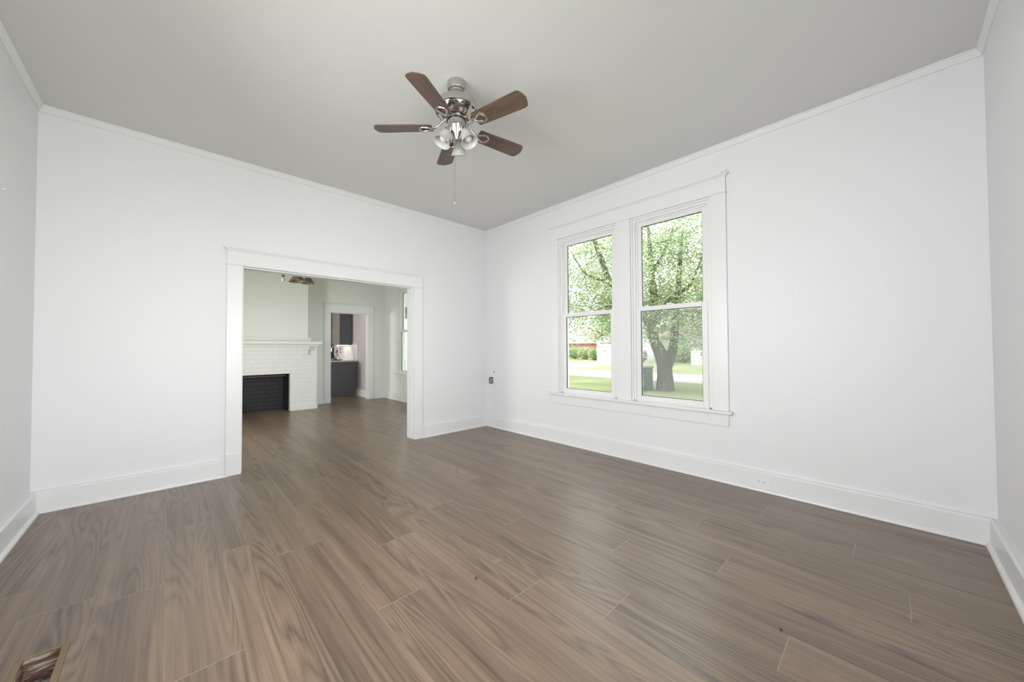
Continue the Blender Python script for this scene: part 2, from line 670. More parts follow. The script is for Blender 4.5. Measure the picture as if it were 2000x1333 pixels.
mb = wall_panel(MB(), 'y', 0, 0.15, XW - 0.15, DX, 0, H, [OP])
struct(mb.build('wall_north', M_WALL))
mb = wall_panel(MB(), 'x', 0, 0.16, YS - 0.15, 0, 0, H, [WIN1, WIN2])
struct(mb.build('wall_east', M_WALL))
mb = wall_panel(MB(), 'x', XW - 0.15, XW, YS, 0, 0, H, [WWIN])
struct(mb.build('wall_west', M_WALL))
mb = wall_panel(MB(), 'y', YS - 0.15, YS, XW - 0.15, 0, 0, H, [SWIN])
struct(mb.build('wall_south', M_WALL))

mb = wall_panel(MB(), 'y', DY, DY + 0.12, XW - 0.15, DX + 0.16, 0, H, [KD])
struct(mb.build('wall_dining_north', M_DINING))
mb = wall_panel(MB(), 'x', DX, DX + 0.16, 0, DY, 0, H, [DW, DW2])
struct(mb.build('wall_dining_east', M_DINING))
mb = wall_panel(MB(), 'x', XW - 0.15, XW, 0.15, DY, 0, H, [(0.9, 1.9, 0.62, 2.58)])  # hole for the added dining window on the west
struct(mb.build('wall_dining_west', M_DINING))
# upper chimney wall above the mantel
mb = MB().box(-3.18, -1.56, 3.83, DY, 1.36, H)
struct(mb.build('wall_chimney', M_DINING))

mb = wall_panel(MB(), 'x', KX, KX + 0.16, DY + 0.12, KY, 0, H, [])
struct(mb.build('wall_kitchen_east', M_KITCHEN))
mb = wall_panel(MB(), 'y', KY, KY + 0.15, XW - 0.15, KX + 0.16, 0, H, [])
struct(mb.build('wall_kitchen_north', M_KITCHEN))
mb = wall_panel(MB(), 'x', XW - 0.15, XW, DY + 0.12, KY, 0, H, [(6.0, 7.2, 0.9, 2.3)])  # hole for the added kitchen window
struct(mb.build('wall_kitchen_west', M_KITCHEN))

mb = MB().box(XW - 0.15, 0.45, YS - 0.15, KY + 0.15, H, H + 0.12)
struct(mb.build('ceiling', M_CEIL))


# ---- floor: one object, every laminate plank a face with its own place and tone
def make_floor():
    W, L = 0.2355, 1.51
    X0, Y0, Y1 = -3.388, YS, KY
    joins = {-1: -2.575, 0: -1.634, 1: -1.908, 2: -2.739, 3: -2.213, 4: -3.113, 5: -3.485, 6: -2.565, 7: -3.235, 8: -3.73, 9: -2.92, 10: -3.465, 11: -4.22, -3: -3.2, -2: -3.3, -4: -2.9}
    rng = random.Random(5)
    vent = (-4.017, -3.922, -2.300, -2.050)
    vs, fs, uvs, tone = [], [], [], []
    for c in range(-5, 17):
        x0, x1 = X0 + c * W, X0 + (c + 1) * W
        if x1 < XW or x0 > DX:
            continue
        j = joins.get(c, Y0 + rng.random() * L)
        y = j - math.ceil((j - Y0) / L) * L
        while y < Y1:
            t = rng.random()
            cells = [(x0, x1, y, y + L)]
            if x0 < vent[0] and x1 > vent[1] and y < vent[2] and y + L > vent[3]:
                cells = [(x0, vent[0], y, y + L), (vent[1], x1, y, y + L), (vent[0], vent[1], y, vent[2]), (vent[0], vent[1], vent[3], y + L)]
            elif x0 < vent[0] and x1 > vent[1] and y < vent[3] and y + L > vent[2]:
                cells = [(x0, vent[0], y, y + L), (vent[1], x1, y, y + L)]
                if y < vent[2]: cells.append((vent[0], vent[1], y, vent[2]))
                if y + L > vent[3]: cells.append((vent[0], vent[1], vent[3], y + L))
            for a, b, p, q in cells:
                a, b = max(a, XW - 0.02), min(b, DX + 0.02)
                p, q = max(p, Y0 - 0.02), min(q, Y1)
                n = len(vs)
                vs += [(a, p, 0), (b, p, 0), (b, q, 0), (a, q, 0)]
                fs.append((n, n + 1, n + 2, n + 3))
                uvs += [(a - x0, p - y), (b - x0, p - y), (b - x0, q - y), (a - x0, q - y)]
                tone.append(t)
            y += L
    me = bpy.data.meshes.new('floor')
    me.from_pydata(vs, [], fs)
    uv = me.uv_layers.new(name='plank')
    uv.data.foreach_set('uv', [c for p in uvs for c in p])
    at = me.attributes.new('plank_tone', 'FLOAT', 'FACE')
    at.data.foreach_set('value', tone)
    me.materials.append(M_FLOOR)
    me.update()
    o = bpy.data.objects.new('floor', me)
    COL.objects.link(o)
    struct(o)
    return vent


VENT = make_floor()
# unseen slab added under the boards so that no daylight leaks from below
struct(MB().box(XW - 0.15, 0.45, YS - 0.15, KY + 0.15, -0.52, -0.42).build('daylight_block_slab', M_DARK))


# ---- crown mouldings and baseboards: profile (inset, z) swept along one wall with mitred ends
def run(name, prof, p0, p1, inward, m0=0, m1=0, mat=M_TRIM):
    """p0 -> p1 along the wall; m0/m1 = +1 when that end is mitred into an inside corner, -1 outside"""
    p0, p1, n = Vector(p0), Vector(p1), Vector(inward)
    d = (p1 - p0).normalized()
    rings = []
    for p, m, s in ((p0, m0, 1), (p1, m1, -1)):
        rings.append([tuple(Vector((p.x, p.y, 0)) + n * i + d * (i * m * s) + Vector((0, 0, z))) for i, z in prof])
    mb = MB().loft(rings, True)
    return struct(mb.build(name, mat))


CROWN = [(0, H), (0.030, H), (0.030, H - 0.008), (0.022, H - 0.013), (0.022, H - 0.017), (0.017, H - 0.026), (0.014, H - 0.030),
         (0.014, H - 0.034), (0.010, H - 0.040), (0.010, H - 0.050), (0, H - 0.050)]
run('trim_2', CROWN, (XW, 0, 0), (0, 0, 0), (0, -1, 0), 1, 1)
run('trim_3', CROWN, (0, 0, 0), (0, YS, 0), (-1, 0, 0), 1, 1)
run('trim_4', CROWN, (0, YS, 0), (XW, YS, 0), (0, 1, 0), 1, 1)
run('trim_5', CROWN, (XW, YS, 0), (XW, 0, 0), (1, 0, 0), 1, 1)

BASE = [(0, 0), (0.054, 0), (0.054, 0.006), (0.051, 0.014), (0.046, 0.020), (0.036, 0.024), (0.034, 0.148), (0.030, 0.156), (0.024, 0.159), (0, 0.159)]
run('baseboard_north', BASE, (XW, 0, 0), (-3.216, 0, 0), (0, -1, 0), 1, 0)
run('baseboard_north.001', BASE, (-1.142, 0, 0), (0, 0, 0), (0, -1, 0), 0, 1)
run('baseboard_east', BASE, (0, 0, 0), (0, YS, 0), (-1, 0, 0), 1, 1)
run('baseboard_south', BASE, (0, YS, 0), (XW, YS, 0), (0, 1, 0), 1, 1)
run('baseboard_west', BASE, (XW, YS, 0), (XW, 0, 0), (1, 0, 0), 1, 1)
run('baseboard_dining_north', BASE, (-0.03, DY, 0), (DX, DY, 0), (0, -1, 0), 0, 1)
run('baseboard_dining_north.001', BASE, (-1.43, DY, 0), (-1.135, DY, 0), (0, -1, 0), 0, 0)
run('baseboard_dining_east', BASE, (DX, DY, 0), (DX, 0.15, 0), (-1, 0, 0), 1, 1)
run('baseboard_dining_west', BASE, (XW, 0.15, 0), (XW, DY, 0), (1, 0, 0), 1, 1)
run('baseboard_kitchen_east', BASE, (KX, 5.2, 0), (KX, DY + 0.12, 0), (-1, 0, 0), 0, 0)


# ---- casings
def cap_profile(mb, u0, u1, z, axis, face, out):
    """crown-like cap over a head board: stepped moulding, mitre returns at both ends"""
    steps = [(0.026, 0.000, 0.012), (0.036, 0.010, 0.020), (0.046, 0.018, 0.027)]
    for pr, za, zb in steps:
        e = pr - 0.02
        if axis == 'y':
            mb.box(u0 - e, u1 + e, face, face + out * pr, z + za, z + zb)
        else:
            mb.box(face, face + out * pr, u0 - e, u1 + e, z + za, z + zb)


def slab(mb, axis, face, out, th, u0, u1, z0, z1):
    if axis == 'y':
        mb.box(u0, u1, face, face + out * th, z0, z1)
    else:
        mb.box(face, face + out * th, u0, u1, z0, z1)


def door_trim(name, axis, face, out, hole, cl, cr, head_top, depth, groove=True, mat=M_TRIM):
    """painted casing of an opening: legs, plinths, head board with fillet and cap, jamb lining"""
    root = struct(empty(name, ((hole[0] + hole[1]) / 2, face, 0)))
    u0, u1, _, zt = hole
    m = MB(); slab(m, axis, face, out, 0.022, u0 - cl, u0, 0.19, zt)
    m.build('casing', mat, root, bevel=0.003)
    m = MB(); slab(m, axis, face, out, 0.022, u1, u1 + cr, 0.19, zt)
    m.build('casing', mat, root, bevel=0.003)
    m = MB(); slab(m, axis, face, out, 0.052, u0 - cl, u0, 0.0, 0.19)
    m.build('plinth', mat, root, bevel=0.004)
    m = MB(); slab(m, axis, face, out, 0.052, u1, u1 + cr, 0.0, 0.19)
    m.build('plinth', mat, root, bevel=0.004)
    m = MB(); slab(m, axis, face, out, 0.026, u0 - cl - 0.008, u1 + cr + 0.008, zt, zt + 0.006)
    slab(m, axis, face, out, 0.022, u0 - cl, u1 + cr, zt + 0.006, head_top)
    m.build('head_board', mat, root, bevel=0.002)
    m = MB(); cap_profile(m, u0 - cl, u1 + cr, head_top, axis, face, out)
    m.build('cap_moulding', mat, root, bevel=0.002)
    # lining
    def lin(fa, fb, t, nm, mm):
        m = MB()
        if axis == 'y':
            m.box(u0 - 0.02, u0 + t, fa, fb, 0, zt + 0.02)
            m.box(u1 - t, u1 + 0.02, fa, fb, 0, zt + 0.02)
            m.box(u0 + t, u1 - t, fa, fb, zt - t, zt + 0.02)
        m.build(nm, mm, root)
    a, b = face, face - out * depth
    if groove:
        g = 0.05
        lin(a, a - out * 0.020, 0.002, 'jamb_strip', mat)
        lin(a - out * 0.020, a - out * 0.085, 0.012, 'jamb_strip', mat)
        lin(a - out * 0.085, a - out * 0.092, 0.0, 'pocket_slot', M_DARK)
        lin(a - out * 0.092, b, 0.009, 'jamb_strip', mat)
    else:
        lin(a, b, 0.012, 'jamb_lining', mat)
    return root


door_trim('door_1', 'y', 0.0, -1, OP, 0.121, 0.130, 2.160, 0.15, True)
door_trim('door_2', 'y', DY, -1, KD, 0.128, 0.124, 2.200, 0.12, False)
# dining-side casing of the wide opening
m = MB()
m.box(OP[0] - 0.12, OP[0], 0.15, 0.172, 0, 2.02); m.box(OP[1], OP[1] + 0.13, 0.15, 0.172, 0, 2.02); m.box(OP[0] - 0.12, OP[1] + 0.13, 0.15, 0.172, 2.02, 2.16)
struct(m.build('trim_6', M_TRIM, bevel=0.003))


# ---- windows
def window_unit(name, x, hole, screen=False, out=1):
    """double-hung vinyl unit in a wall whose room face is at x (room on the -x side when out = 1)"""
    y0, y1, z0, z1 = hole
    root = struct(empty(name, (x, (y0 + y1) / 2, z0)))
    X = lambda a: x + out * a
    zs = z0 + 0.032
    f = 0.048
    m = MB()
    m.box(X(0.0), X(0.15), y0, y0 + 0.018, zs, z1)
    m.box(X(0.0), X(0.15), y1 - 0.018, y1, zs, z1)
    m.box(X(0.0), X(0.15), y0 + 0.018, y1 - 0.018, z1 - 0.018, z1)
    m.build('jamb', M_TRIM, root)
    m = MB()
    for d0, d1, t in ((0.012, 0.11, 0.026), (0.034, 0.11, 0.040), (0.078, 0.11, 0.052)):
        a, b = y0 + 0.018, y1 - 0.018
        m.box(X(d0), X(d1), a, a + t, zs, z1 - 0.018)
        m.box(X(d0), X(d1), b - t, b, zs, z1 - 0.018)
        m.box(X(d0), X(d1), a + t, b - t, z1 - 0.018 - t, z1 - 0.018)
    m.box(X(0.012), X(0.11), y0 + 0.018, y1 - 0.018, zs - 0.02, zs + 0.012)
    m.build('frame', M_VINYL, root, bevel=0.002)
    a, b = y0 + 0.046, y1 - 0.046
    mid = 1.612

    def sash(nm, d0, d1, za, zb, bot, top, gl):
        m = MB()
        st = 0.052
        m.box(X(d0), X(d1), a, a + st, za, zb)
        m.box(X(d0), X(d1), b - st, b, za, zb)
        m.box(X(d0), X(d1), a + st, b - st, za, za + bot)
        m.box(X(d0), X(d1), a + st, b - st, zb - top, zb)
        s = m.build(nm, M_VINYL, root, bevel=0.003)
        # glazing gasket and pane
        m = MB()
        g = 0.004
        for q in ((a + st, a + st + g, za + bot, zb - top), (b - st - g, b - st, za + bot, zb - top)):
            m.box(X(gl - 0.004), X(gl + 0.012), *q)
        m.box(X(gl - 0.004), X(gl + 0.012), a + st + g, b - st - g, za + bot, za + bot + g)
        m.box(X(gl - 0.004), X(gl + 0.012), a + st + g, b - st - g, zb - top - g, zb - top)
        m.build('gasket', M_BLACK, s)
        MB().box(X(gl), X(gl + 0.004), a + st, b - st, za + bot, zb - top).build('pane', M_PANE, s)
        return s

    lo = sash('lower_sash', 0.014, 0.044, zs + 0.012, mid + 0.024, 0.050, 0.046, 0.026)
    up = sash('upper_sash', 0.048, 0.078, mid - 0.022, z1 - 0.05, 0.046, 0.046, 0.060)
    yc = (a + b) / 2
    m = MB().box(X(0.010), X(0.046), yc - 0.03, yc + 0.03, mid + 0.024, mid + 0.034)
    m.box(X(0.014), X(0.030), yc - 0.012, yc + 0.025, mid + 0.034, mid + 0.042)
    m.build('sash_lock', M_VINYL, lo, bevel=0.002)
    # side latches of the tilt-in sash
    m = MB().box(X(0.030), X(0.036), a - 0.008, a + 0.012, mid + 0.05, mid + 0.085)
    m.box(X(0.030), X(0.036), b - 0.012, b + 0.008, mid + 0.05, mid + 0.085)
    m.build('balance_cover', M_VINYL, root)
    if screen:
        MB().box(X(0.108), X(0.1085), y0 + 0.05, y1 - 0.05, zs + 0.02, mid).build('insect_screen', M_SCREEN, root)
    return root


window_unit('window_1', 0.0, WIN1)
window_unit('window_2', 0.0, WIN2, screen=True)
window_unit('window_3', DX, DW)
window_unit('added_window_4', DX, DW2)  # unseen window added for the dining fill lamps


def window_trim(name, x, segs, y0, y1, zs, zt, cap, mat=M_TRIM):
    """casing of a window bank on a wall facing -x: legs and mullions, head board, cap, stool, apron"""
    root = struct(empty(name, (x, (y0 + y1) / 2, zs)))
    for k, (a, b) in enumerate(segs):
        MB().box(x - 0.022, x, a, b, zs, zt).build('mullion_board' if 0 < k < len(segs) - 1 else 'casing', mat, root, bevel=0.003)
        if 0 < k < len(segs) - 1:
            MB().box(x, x + 0.15, a, b, zs, zt).build('mullion_core', mat, root)
    m = MB().box(x - 0.027, x, y0 - 0.008, y1 + 0.008, zt, zt + 0.006)
    m.box(x - 0.022, x, y0, y1, zt + 0.006, cap)
    m.build('head_board', mat, root, bevel=0.002)
    m = MB(); cap_profile(m, y0, y1, cap, 'x', x, -1)
    m.build('cap_moulding', mat, root, bevel=0.002)
    m = MB()
    m.box(x - 0.060, x + 0.012, y0 - 0.03, y1 + 0.03, zs - 0.024, zs)
    m.build('stool', mat, root, bevel=0.005)
    m = MB().box(x - 0.036, x, y0 - 0.008, y1 + 0.008, zs - 0.037, zs - 0.024)
    m.build('bed_moulding', mat, root, bevel=0.003)
    m = MB().box(x - 0.020, x, y0 + 0.004, y1 - 0.004, zs - 0.137, zs - 0.037)
    m.build('apron', mat, root, bevel=0.003)
    # sub-sill closing the opening below the units
    return root


window_trim('trim_7', 0.0, [(-3.393, -3.267), (-2.463, -2.298), (-1.467, -1.348)], -3.393, -1.348, 0.632, 2.60, 2.742)
window_trim('trim_8', DX, [(2.60, 2.72), (3.545, 3.69)], 2.60, 3.69, 0.632, 2.58, 2.72)
window_trim('trim_9', DX, [(0.83, 0.95), (1.75, 1.87)], 0.83, 1.87, 0.632, 2.58, 2.72)  # casing of the added, unseen dining window


# simple added windows, all out of view, that let the fill lamps in
def added_window(name, axis, face, out, hole, bars):
    root = struct(empty(name, (0, 0, 0)))
    u0, u1, z0, z1 = hole
    def bx(m, ua, ub, za, zb, d0=0.03, d1=0.08):
        if axis == 'y': m.box(ua, ub, face + out * d0, face + out * d1, za, zb)
        else: m.box(face + out * d0, face + out * d1, ua, ub, za, zb)
    m = MB()
    bx(m, u0, u0 + 0.06, z0, z1); bx(m, u1 - 0.06, u1, z0, z1)
    bx(m, u0 + 0.06, u1 - 0.06, z0, z0 + 0.07); bx(m, u0 + 0.06, u1 - 0.06, z1 - 0.06, z1)
    for b in bars:
        bx(m, b - 0.05, b + 0.05, z0 + 0.07, z1 - 0.06)
    m.build('frame', M_VINYL, root)
    m = MB(); bx(m, u0 + 0.06, u1 - 0.06, z0 + 0.07, z1 - 0.06, 0.05, 0.054)
    m.build('pane', M_PANE, root)
    return root


added_window('added_window_5', 'y', YS, -1, SWIN, [-3.25])
added_window('added_window_6', 'x', XW, -1, WWIN, [-3.05])
added_window('added_window_7', 'x', XW, -1, (0.9, 1.9, 0.62, 2.58), [])
added_window('added_window_8', 'x', XW, -1, (6.0, 7.2, 0.9, 2.3), [])

# ================================================================= CEILING FAN
FX, FY = -2.189, -2.336


def make_fan():
    root = empty('ceiling_fan', (FX, FY, H), 'brushed nickel ceiling fan with five dark wood blades and three frosted glass lamp shades', 'ceiling fan')
    T = Matrix.Translation((FX, FY, 0))
    MB().lathe([(0.0, H), (0.064, H), (0.066, H - 0.004), (0.066, H - 0.048), (0.062, H - 0.056), (0.052, H - 0.060), (0.050, H - 0.058), (0.047, H - 0.070),
                (0.040, H - 0.074), (0.038, H - 0.071), (0.026, H - 0.083), (0.0, H - 0.083)], 40, T).build('canopy', M_NICKEL, root, True)
    MB().lathe([(0.0, 2.985), (0.012, 2.985), (0.012, 2.94), (0.0, 2.94)], 20, T).build('downrod', M_NICKEL, root, True)
    # motor housing: dome, then vented skirt below
    prof = [(0.0, 2.948), (0.022, 2.948), (0.028, 2.943), (0.070, 2.938), (0.108, 2.924), (0.134, 2.902), (0.147, 2.876), (0.150, 2.856), (0.150, 2.846), (0.145, 2.842), (0.142, 2.844), (0.0, 2.844)]
    mh = MB().lathe(prof, 64, T).build('motor_housing', M_NICKEL, root, True)
    MB().lathe([(0.0, 2.846), (0.141, 2.846), (0.128, 2.822), (0.098, 2.806), (0.080, 2.802), (0.0, 2.802)], 64, T).build('vent_skirt', M_POLISH, mh, True)
    m = MB()
    for i in range(20):
        a = 2 * PI * i / 20
        Mx = T @ Matrix.Rotation(a, 4, 'Z') @ Matrix.Translation((0.1355, 0, 2.835)) @ Matrix.Rotation(R2(28), 4, 'Y')
        m.box(-0.003, 0.003, -0.012, 0.012, -0.0060, 0.0060, Mx)
    m.build('vent_slot', M_BLACK, mh)
    m = MB().lathe([(0.0, 2.803), (0.074, 2.803), (0.074, 2.798), (0.0, 2.798)], 40, T)
    m.lathe([(0.0, 2.783), (0.067, 2.783), (0.067, 2.778), (0.0, 2.778)], 40, T)
    m.build('gasket_ring', M_BLACK, root, True)
    MB().lathe([(0.0, 2.799), (0.071, 2.799), (0.071, 2.782), (0.0, 2.782)], 40, T).build('flywheel', M_NICKEL, root, True)
    sw = MB().lathe([(0.0, 2.779), (0.062, 2.779), (0.060, 2.748), (0.056, 2.728), (0.050, 2.722), (0.042, 2.700), (0.032, 2.684), (0.024, 2.664), (0.018, 2.658), (0.016, 2.642), (0.0, 2.638)], 40, T).build('light_kit_body', M_POLISH, root, True)
    # blades
    r0, r1 = 0.168, 0.568
    out = [(r0, -0.052), (r0 + 0.012, -0.056), (0.36, -0.062), (r1 - 0.045, -0.066), (r1 - 0.022, -0.060), (r1 - 0.010, -0.036), (r1, 0.0),
           (r1 - 0.010, 0.036), (r1 - 0.022, 0.060), (r1 - 0.045, 0.066), (0.36, 0.062), (r0 + 0.012, 0.056), (r0, 0.052)]
    for k in range(5):
        az = R2(66 + 72 * k)
        zt = 2.726 + 0.022 * math.cos(az - R2(25))
        pitch = Matrix.Rotation(R2(-11.5), 4, 'X')
        droop = Matrix.Rotation(-math.atan2(zt - 2.732, 0.5), 4, 'Y')
        Mx = T @ Matrix.Rotation(az, 4, 'Z') @ Matrix.Translation((0, 0, 2.738)) @ droop @ pitch
        b = MB().prism(out, -0.003, 0.003, Mx).build('blade', M_BLADE, root, bevel=0.0012)
        uv = b.data.uv_layers.new(name='blade')
        loc = out + out
        for lp in b.data.loops:
            q = loc[lp.vertex_index]
            uv.data[lp.index].uv = (q[0] + k * 3.1, q[1] + k * 1.7)
        # arm: curved shank and rounded-triangle loop under the blade root
        m = MB()
        sh = [(0.060, 0, 2.790), (0.085, 0, 2.788), (0.105, 0, 2.775), (0.122, 0, 2.752), (0.142, 0, 2.738), (0.165, 0, 2.735)]
        m.tube(sh, [0.010, 0.009, 0.008, 0.008, 0.008, 0.009], 10, T @ Matrix.Rotation(az, 4, 'Z'))
        lp = []
        for i in range(30):
            a = 2 * PI * i / 30
            rx, ry = math.cos(a), math.sin(a)
            wdt = 0.034 * (0.62 + 0.38 * rx) if rx > -0.7 else 0.034 * (0.62 + 0.38 * rx)
            lp.append((0.208 + 0.046 * rx, 1.35 * wdt * ry, -0.007))
        rings = MB().tube(lp, 0.0075, 8, Mx, loop=True)
        m.v, m.f = m.v + rings.v, m.f + [tuple(i + len(m.v) for i in f) for f in rings.f]
        m.build('blade_arm', M_NICKEL, b, True)
    # lamp shades
    for az, tilt in ((R2(166), 25), (R2(286), 25), (R2(46), 25)):
        d = Vector((math.cos(az) * math.sin(R2(tilt)), math.sin(az) * math.sin(R2(tilt)), -math.cos(R2(tilt))))
        base = Vector((FX, FY, 2.710)) + Vector((math.cos(az), math.sin(az), 0)) * 0.060
        Mx = axis_matrix(base, d)
        sk = MB().lathe([(0.0, -0.03), (0.010, -0.03), (0.012, -0.006), (0.020, -0.004), (0.024, 0.006), (0.024, 0.026), (0.018, 0.030), (0.0, 0.030)], 24, Mx).build('lamp_socket', M_NICKEL, root, True)
        outer = [(0.021, 0.018), (0.026, 0.022), (0.033, 0.036), (0.038, 0.056), (0.042, 0.078), (0.048, 0.098), (0.056, 0.114), (0.060, 0.120)]
        inner = [(r - 0.003, z) for r, z in outer[::-1]]
        MB().lathe(outer + inner, 36, Mx, cap=False).build('lamp_shade', M_FROST, root, True)
        MB().lathe([(0.0, 0.028), (0.012, 0.028), (0.013, 0.045), (0.024, 0.066), (0.028, 0.080), (0.024, 0.097), (0.012, 0.106), (0.0, 0.108)], 20, Mx).build('light_bulb', M_BULB, sk, True)
    # pull chains
    for nm, px, py, z0, z1 in (('pull_chain', -0.045, -0.040, 2.752, 2.175), ('pull_chain', -0.012, -0.03, 2.655, 2.555)):
        m = MB().tube([(FX + px, FY + py, z0), (FX + px, FY + py, z1 + 0.03)], 0.0013, 6)
        m.lathe([(0.0, z1 + 0.034), (0.0028, z1 + 0.032), (0.0032, z1 + 0.006), (0.0, z1)], 10, Matrix.Translation((FX + px, FY + py, 0)))
        m.build(nm, M_NICKEL, root, True)


make_fan()


# ================================================================= SMALL THINGS IN THE ROOM
def outlet(name, label, axis, c, z, out, w=0.115, h=0.068, group=None):
    """duplex receptacle lying sideways on a baseboard"""
    root = empty(name, c + (z,) if len(c) == 2 else c, label, 'outlet', group)
    x, y = c[:2]
    def bx(m, u0, u1, z0, z1, d0, d1):
        if axis == 'y': m.box(x + u0, x + u1, y + out * d0, y + out * d1, z + z0, z + z1)
        else: m.box(x + out * d0, x + out * d1, y + u0, y + u1, z + z0, z + z1)
    m = MB(); bx(m, -w / 2, w / 2, -h / 2, h / 2, -0.001, 0.005)
    m.build('cover_plate', M_PLATE, root, bevel=0.002)
    for s in (-0.020, 0.020):
        m = MB(); bx(m, s - 0.014, s + 0.014, -0.016, 0.016, 0.004, 0.0075)
        r = m.build('receptacle', M_PLATE, root, bevel=0.003)
        m = MB()
        bx(m, s - 0.006, s + 0.003, 0.004, 0.0065, 0.0070, 0.0082)
        bx(m, s - 0.006, s + 0.003, -0.0065, -0.004, 0.0070, 0.0082)
        bx(m, s + 0.007, s + 0.010, -0.002, 0.002, 0.0070, 0.0082)
        m.build('contact_slot', M_SLOT, r)
    m = MB(); bx(m, -0.003, 0.003, -0.003, 0.003, 0.004, 0.0062)
    m.build('screw', M_PLATE, root)
    return root


outlet('wall_outlet', 'white duplex outlet set sideways in the baseboard right of the double window', 'x', (-0.0348, -3.630), 0.080, -1)
outlet('wall_outlet', 'white duplex outlet set sideways in the baseboard between the wide doorway and the corner', 'y', (-0.650, -0.0348), 0.073, -1)

# old wall control box near the corner
root = empty('wall_control_box', (0, -0.125, 0.75), 'white wall control box with exposed dark wiring in its lower half beside the corner', 'control box')
m = MB().box(-0.004, 0, -0.210, -0.042, 0.635, 0.862)
m.build('back_plate', M_PLATE, root, bevel=0.001)
m = MB().box(-0.026, -0.004, -0.185, -0.062, 0.755, 0.846)
m.build('cover', M_PLATE, root, bevel=0.004)
m = MB().lathe([(0, 0), (0.008, 0), (0.008, 0.006), (0, 0.007)], 14, axis_matrix((-0.004, -0.196, 0.842), (-1, 0, 0)))
m.build('screw', M_SLOT, root, True)
rng = random.Random(3)
MB().box(-0.012, -0.004, -0.172, -0.085, 0.738, 0.752).build('terminal_strip', M_BLACK, root)
for i in range(6):
    y = -0.165 + 0.014 * i
    pts = [(-0.008, y, 0.742)]
    for q in range(5):
        pts.append((-0.010 - 0.012 * rng.random(), min(-0.08, max(-0.19, y + rng.uniform(-0.035, 0.035))), 0.722 - 0.017 * q))
    MB().tube(pts, 0.0032, 6).build('wire', M_BLACK if i % 2 == 0 else M_UTIL, root, True)

# nails and hooks left in the walls
def nail(label, p, d, r=0.004, l=0.022, mat=None):
    o = MB().lathe([(0, -0.004), (r * 0.55, -0.004), (r * 0.55, l), (r, l), (r, l + 0.003), (0, l + 0.003)], 10, axis_matrix(p, d)).build('wall_nail', mat or M_GALV, None, True)
    return tag(o, label, 'nail')


nail('small white peg sticking out of the wall left of the wide doorway', (XW, -0.757, 2.165), (1, 0, 0), 0.010, 0.010, M_PLATE)
nail('tiny nail in the white wall right of the double window, the left one of two', (0, -3.873, 1.653), (-1, 0, 0), 0.0035, 0.004)
nail('tiny nail in the white wall right of the double window, the right one of two', (0, -4.035, 1.645), (-1, 0, 0), 0.0035, 0.004)
root = empty('curtain_bracket', (-0.02, -3.392, 2.775), 'small broken curtain rod bracket on top of the double window casing', 'bracket')
MB().box(-0.03, 0.0, -3.400, -3.360, 2.772, 2.782).build('bracket_plate', M_GALV, root)
MB().tube([(-0.012, -3.394, 2.781), (-0.014, -3.397, 2.792), (-0.020, -3.400, 2.806)], 0.003, 6).build('bracket_hook', M_GALV, root, True)

# floor register opening
x0, x1, y0, y1 = VENT
root = empty('floor_vent', ((x0 + x1) / 2, (y0 + y1) / 2, 0), 'uncovered floor vent opening with pale wood rim in the laminate floor', 'floor vent')
m = MB()
w = 0.020
m.box(x0 - w, x1 + w, y1, y1 + w, 0, 0.004); m.box(x0 - w, x1 + w, y0 - w, y0, 0, 0.004)
m.box(x0 - w, x0, y0, y1, 0, 0.004); m.box(x1, x1 + w, y0, y1, 0, 0.004)
m.build('rim', M_VENTWOOD, root, bevel=0.001)


def mat_duct():
    k = NT('rusty_duct')
    co = k.coord()
    sep = k.n('ShaderNodeSeparateXYZ')
    k.l(co, sep.inputs[0])
    n1 = k.noise(k.scale(co, (14, 14, 60)), 1.0, 4, 0.6, 0.8)
    k.set(k.ramp(n1, [(0.35, srgb(78, 58, 48)), (0.5, srgb(120, 96, 82)), (0.62, srgb(190, 182, 172))]), 0.5)
    return k.m


M_DUCT = mat_duct()
m = MB()
e = 0.002
m.add([(x0, y0, 0), (x1, y0, 0), (x1, y1, 0), (x0, y1, 0), (x0, y0, -0.3), (x1, y0, -0.3), (x1, y1, -0.22), (x0, y1, -0.22)],
      [(0, 1, 5, 4), (1, 2, 6, 5), (2, 3, 7, 6), (3, 0, 4, 7), (4, 5, 6, 7)])
m.build('duct', M_DUCT, root)


def leaf_bit(label, x, y, s, rz, mat, cat='leaf'):
    root = empty('dead_leaf', (x, y, 0), label, cat, rz=0)
    m = MB()
    n = 9
    top = []
    for i in range(n):
        a = 2 * PI * i / n + rz
        r = s * (0.55 + 0.45 * ((i * 7) % 5) / 4)
        top.append((x + r * math.cos(a), y + r * 0.6 * math.sin(a), 0.001 + 0.006 * ((i * 3) % 4) / 3))
    m.add(top + [(x, y, 0.0045)] + [(p[0], p[1], max(0.0002, p[2] - 0.0012)) for p in top] + [(x, y, 0.003)],
          [(i, (i + 1) % n, n) for i in range(n)] + [(n + 1 + (i + 1) % n, n + 1 + i, 2 * n + 1) for i in range(n)] + [(i, n + 1 + i, n + 1 + (i + 1) % n, (i + 1) % n) for i in range(n)])
    m.build('blade_scrap', mat, root)
    MB().tube([(x, y, 0.003), (x + s * 0.8, y + s * 0.5, 0.004), (x + s * 1.3, y + s * 1.0, 0.002)], 0.0008, 5).build('stem', mat, root)


leaf_bit('reddish brown crumpled leaf scrap lying in the middle of the floor', -2.448, -2.874, 0.011, 0.4, M_BROWNLEAF)
leaf_bit('small dark brown leaf crumb on the floor at the right near a plank end', -1.729, -4.046, 0.008, 1.2, M_BROWNLEAF)
tag(MB().box(-2.300, -2.240, -2.85, -2.815, 0, 0.0008).build('tape_scrap', M_TAPE), 'pale square scrap of tape stuck to the laminate floor', 'tape')

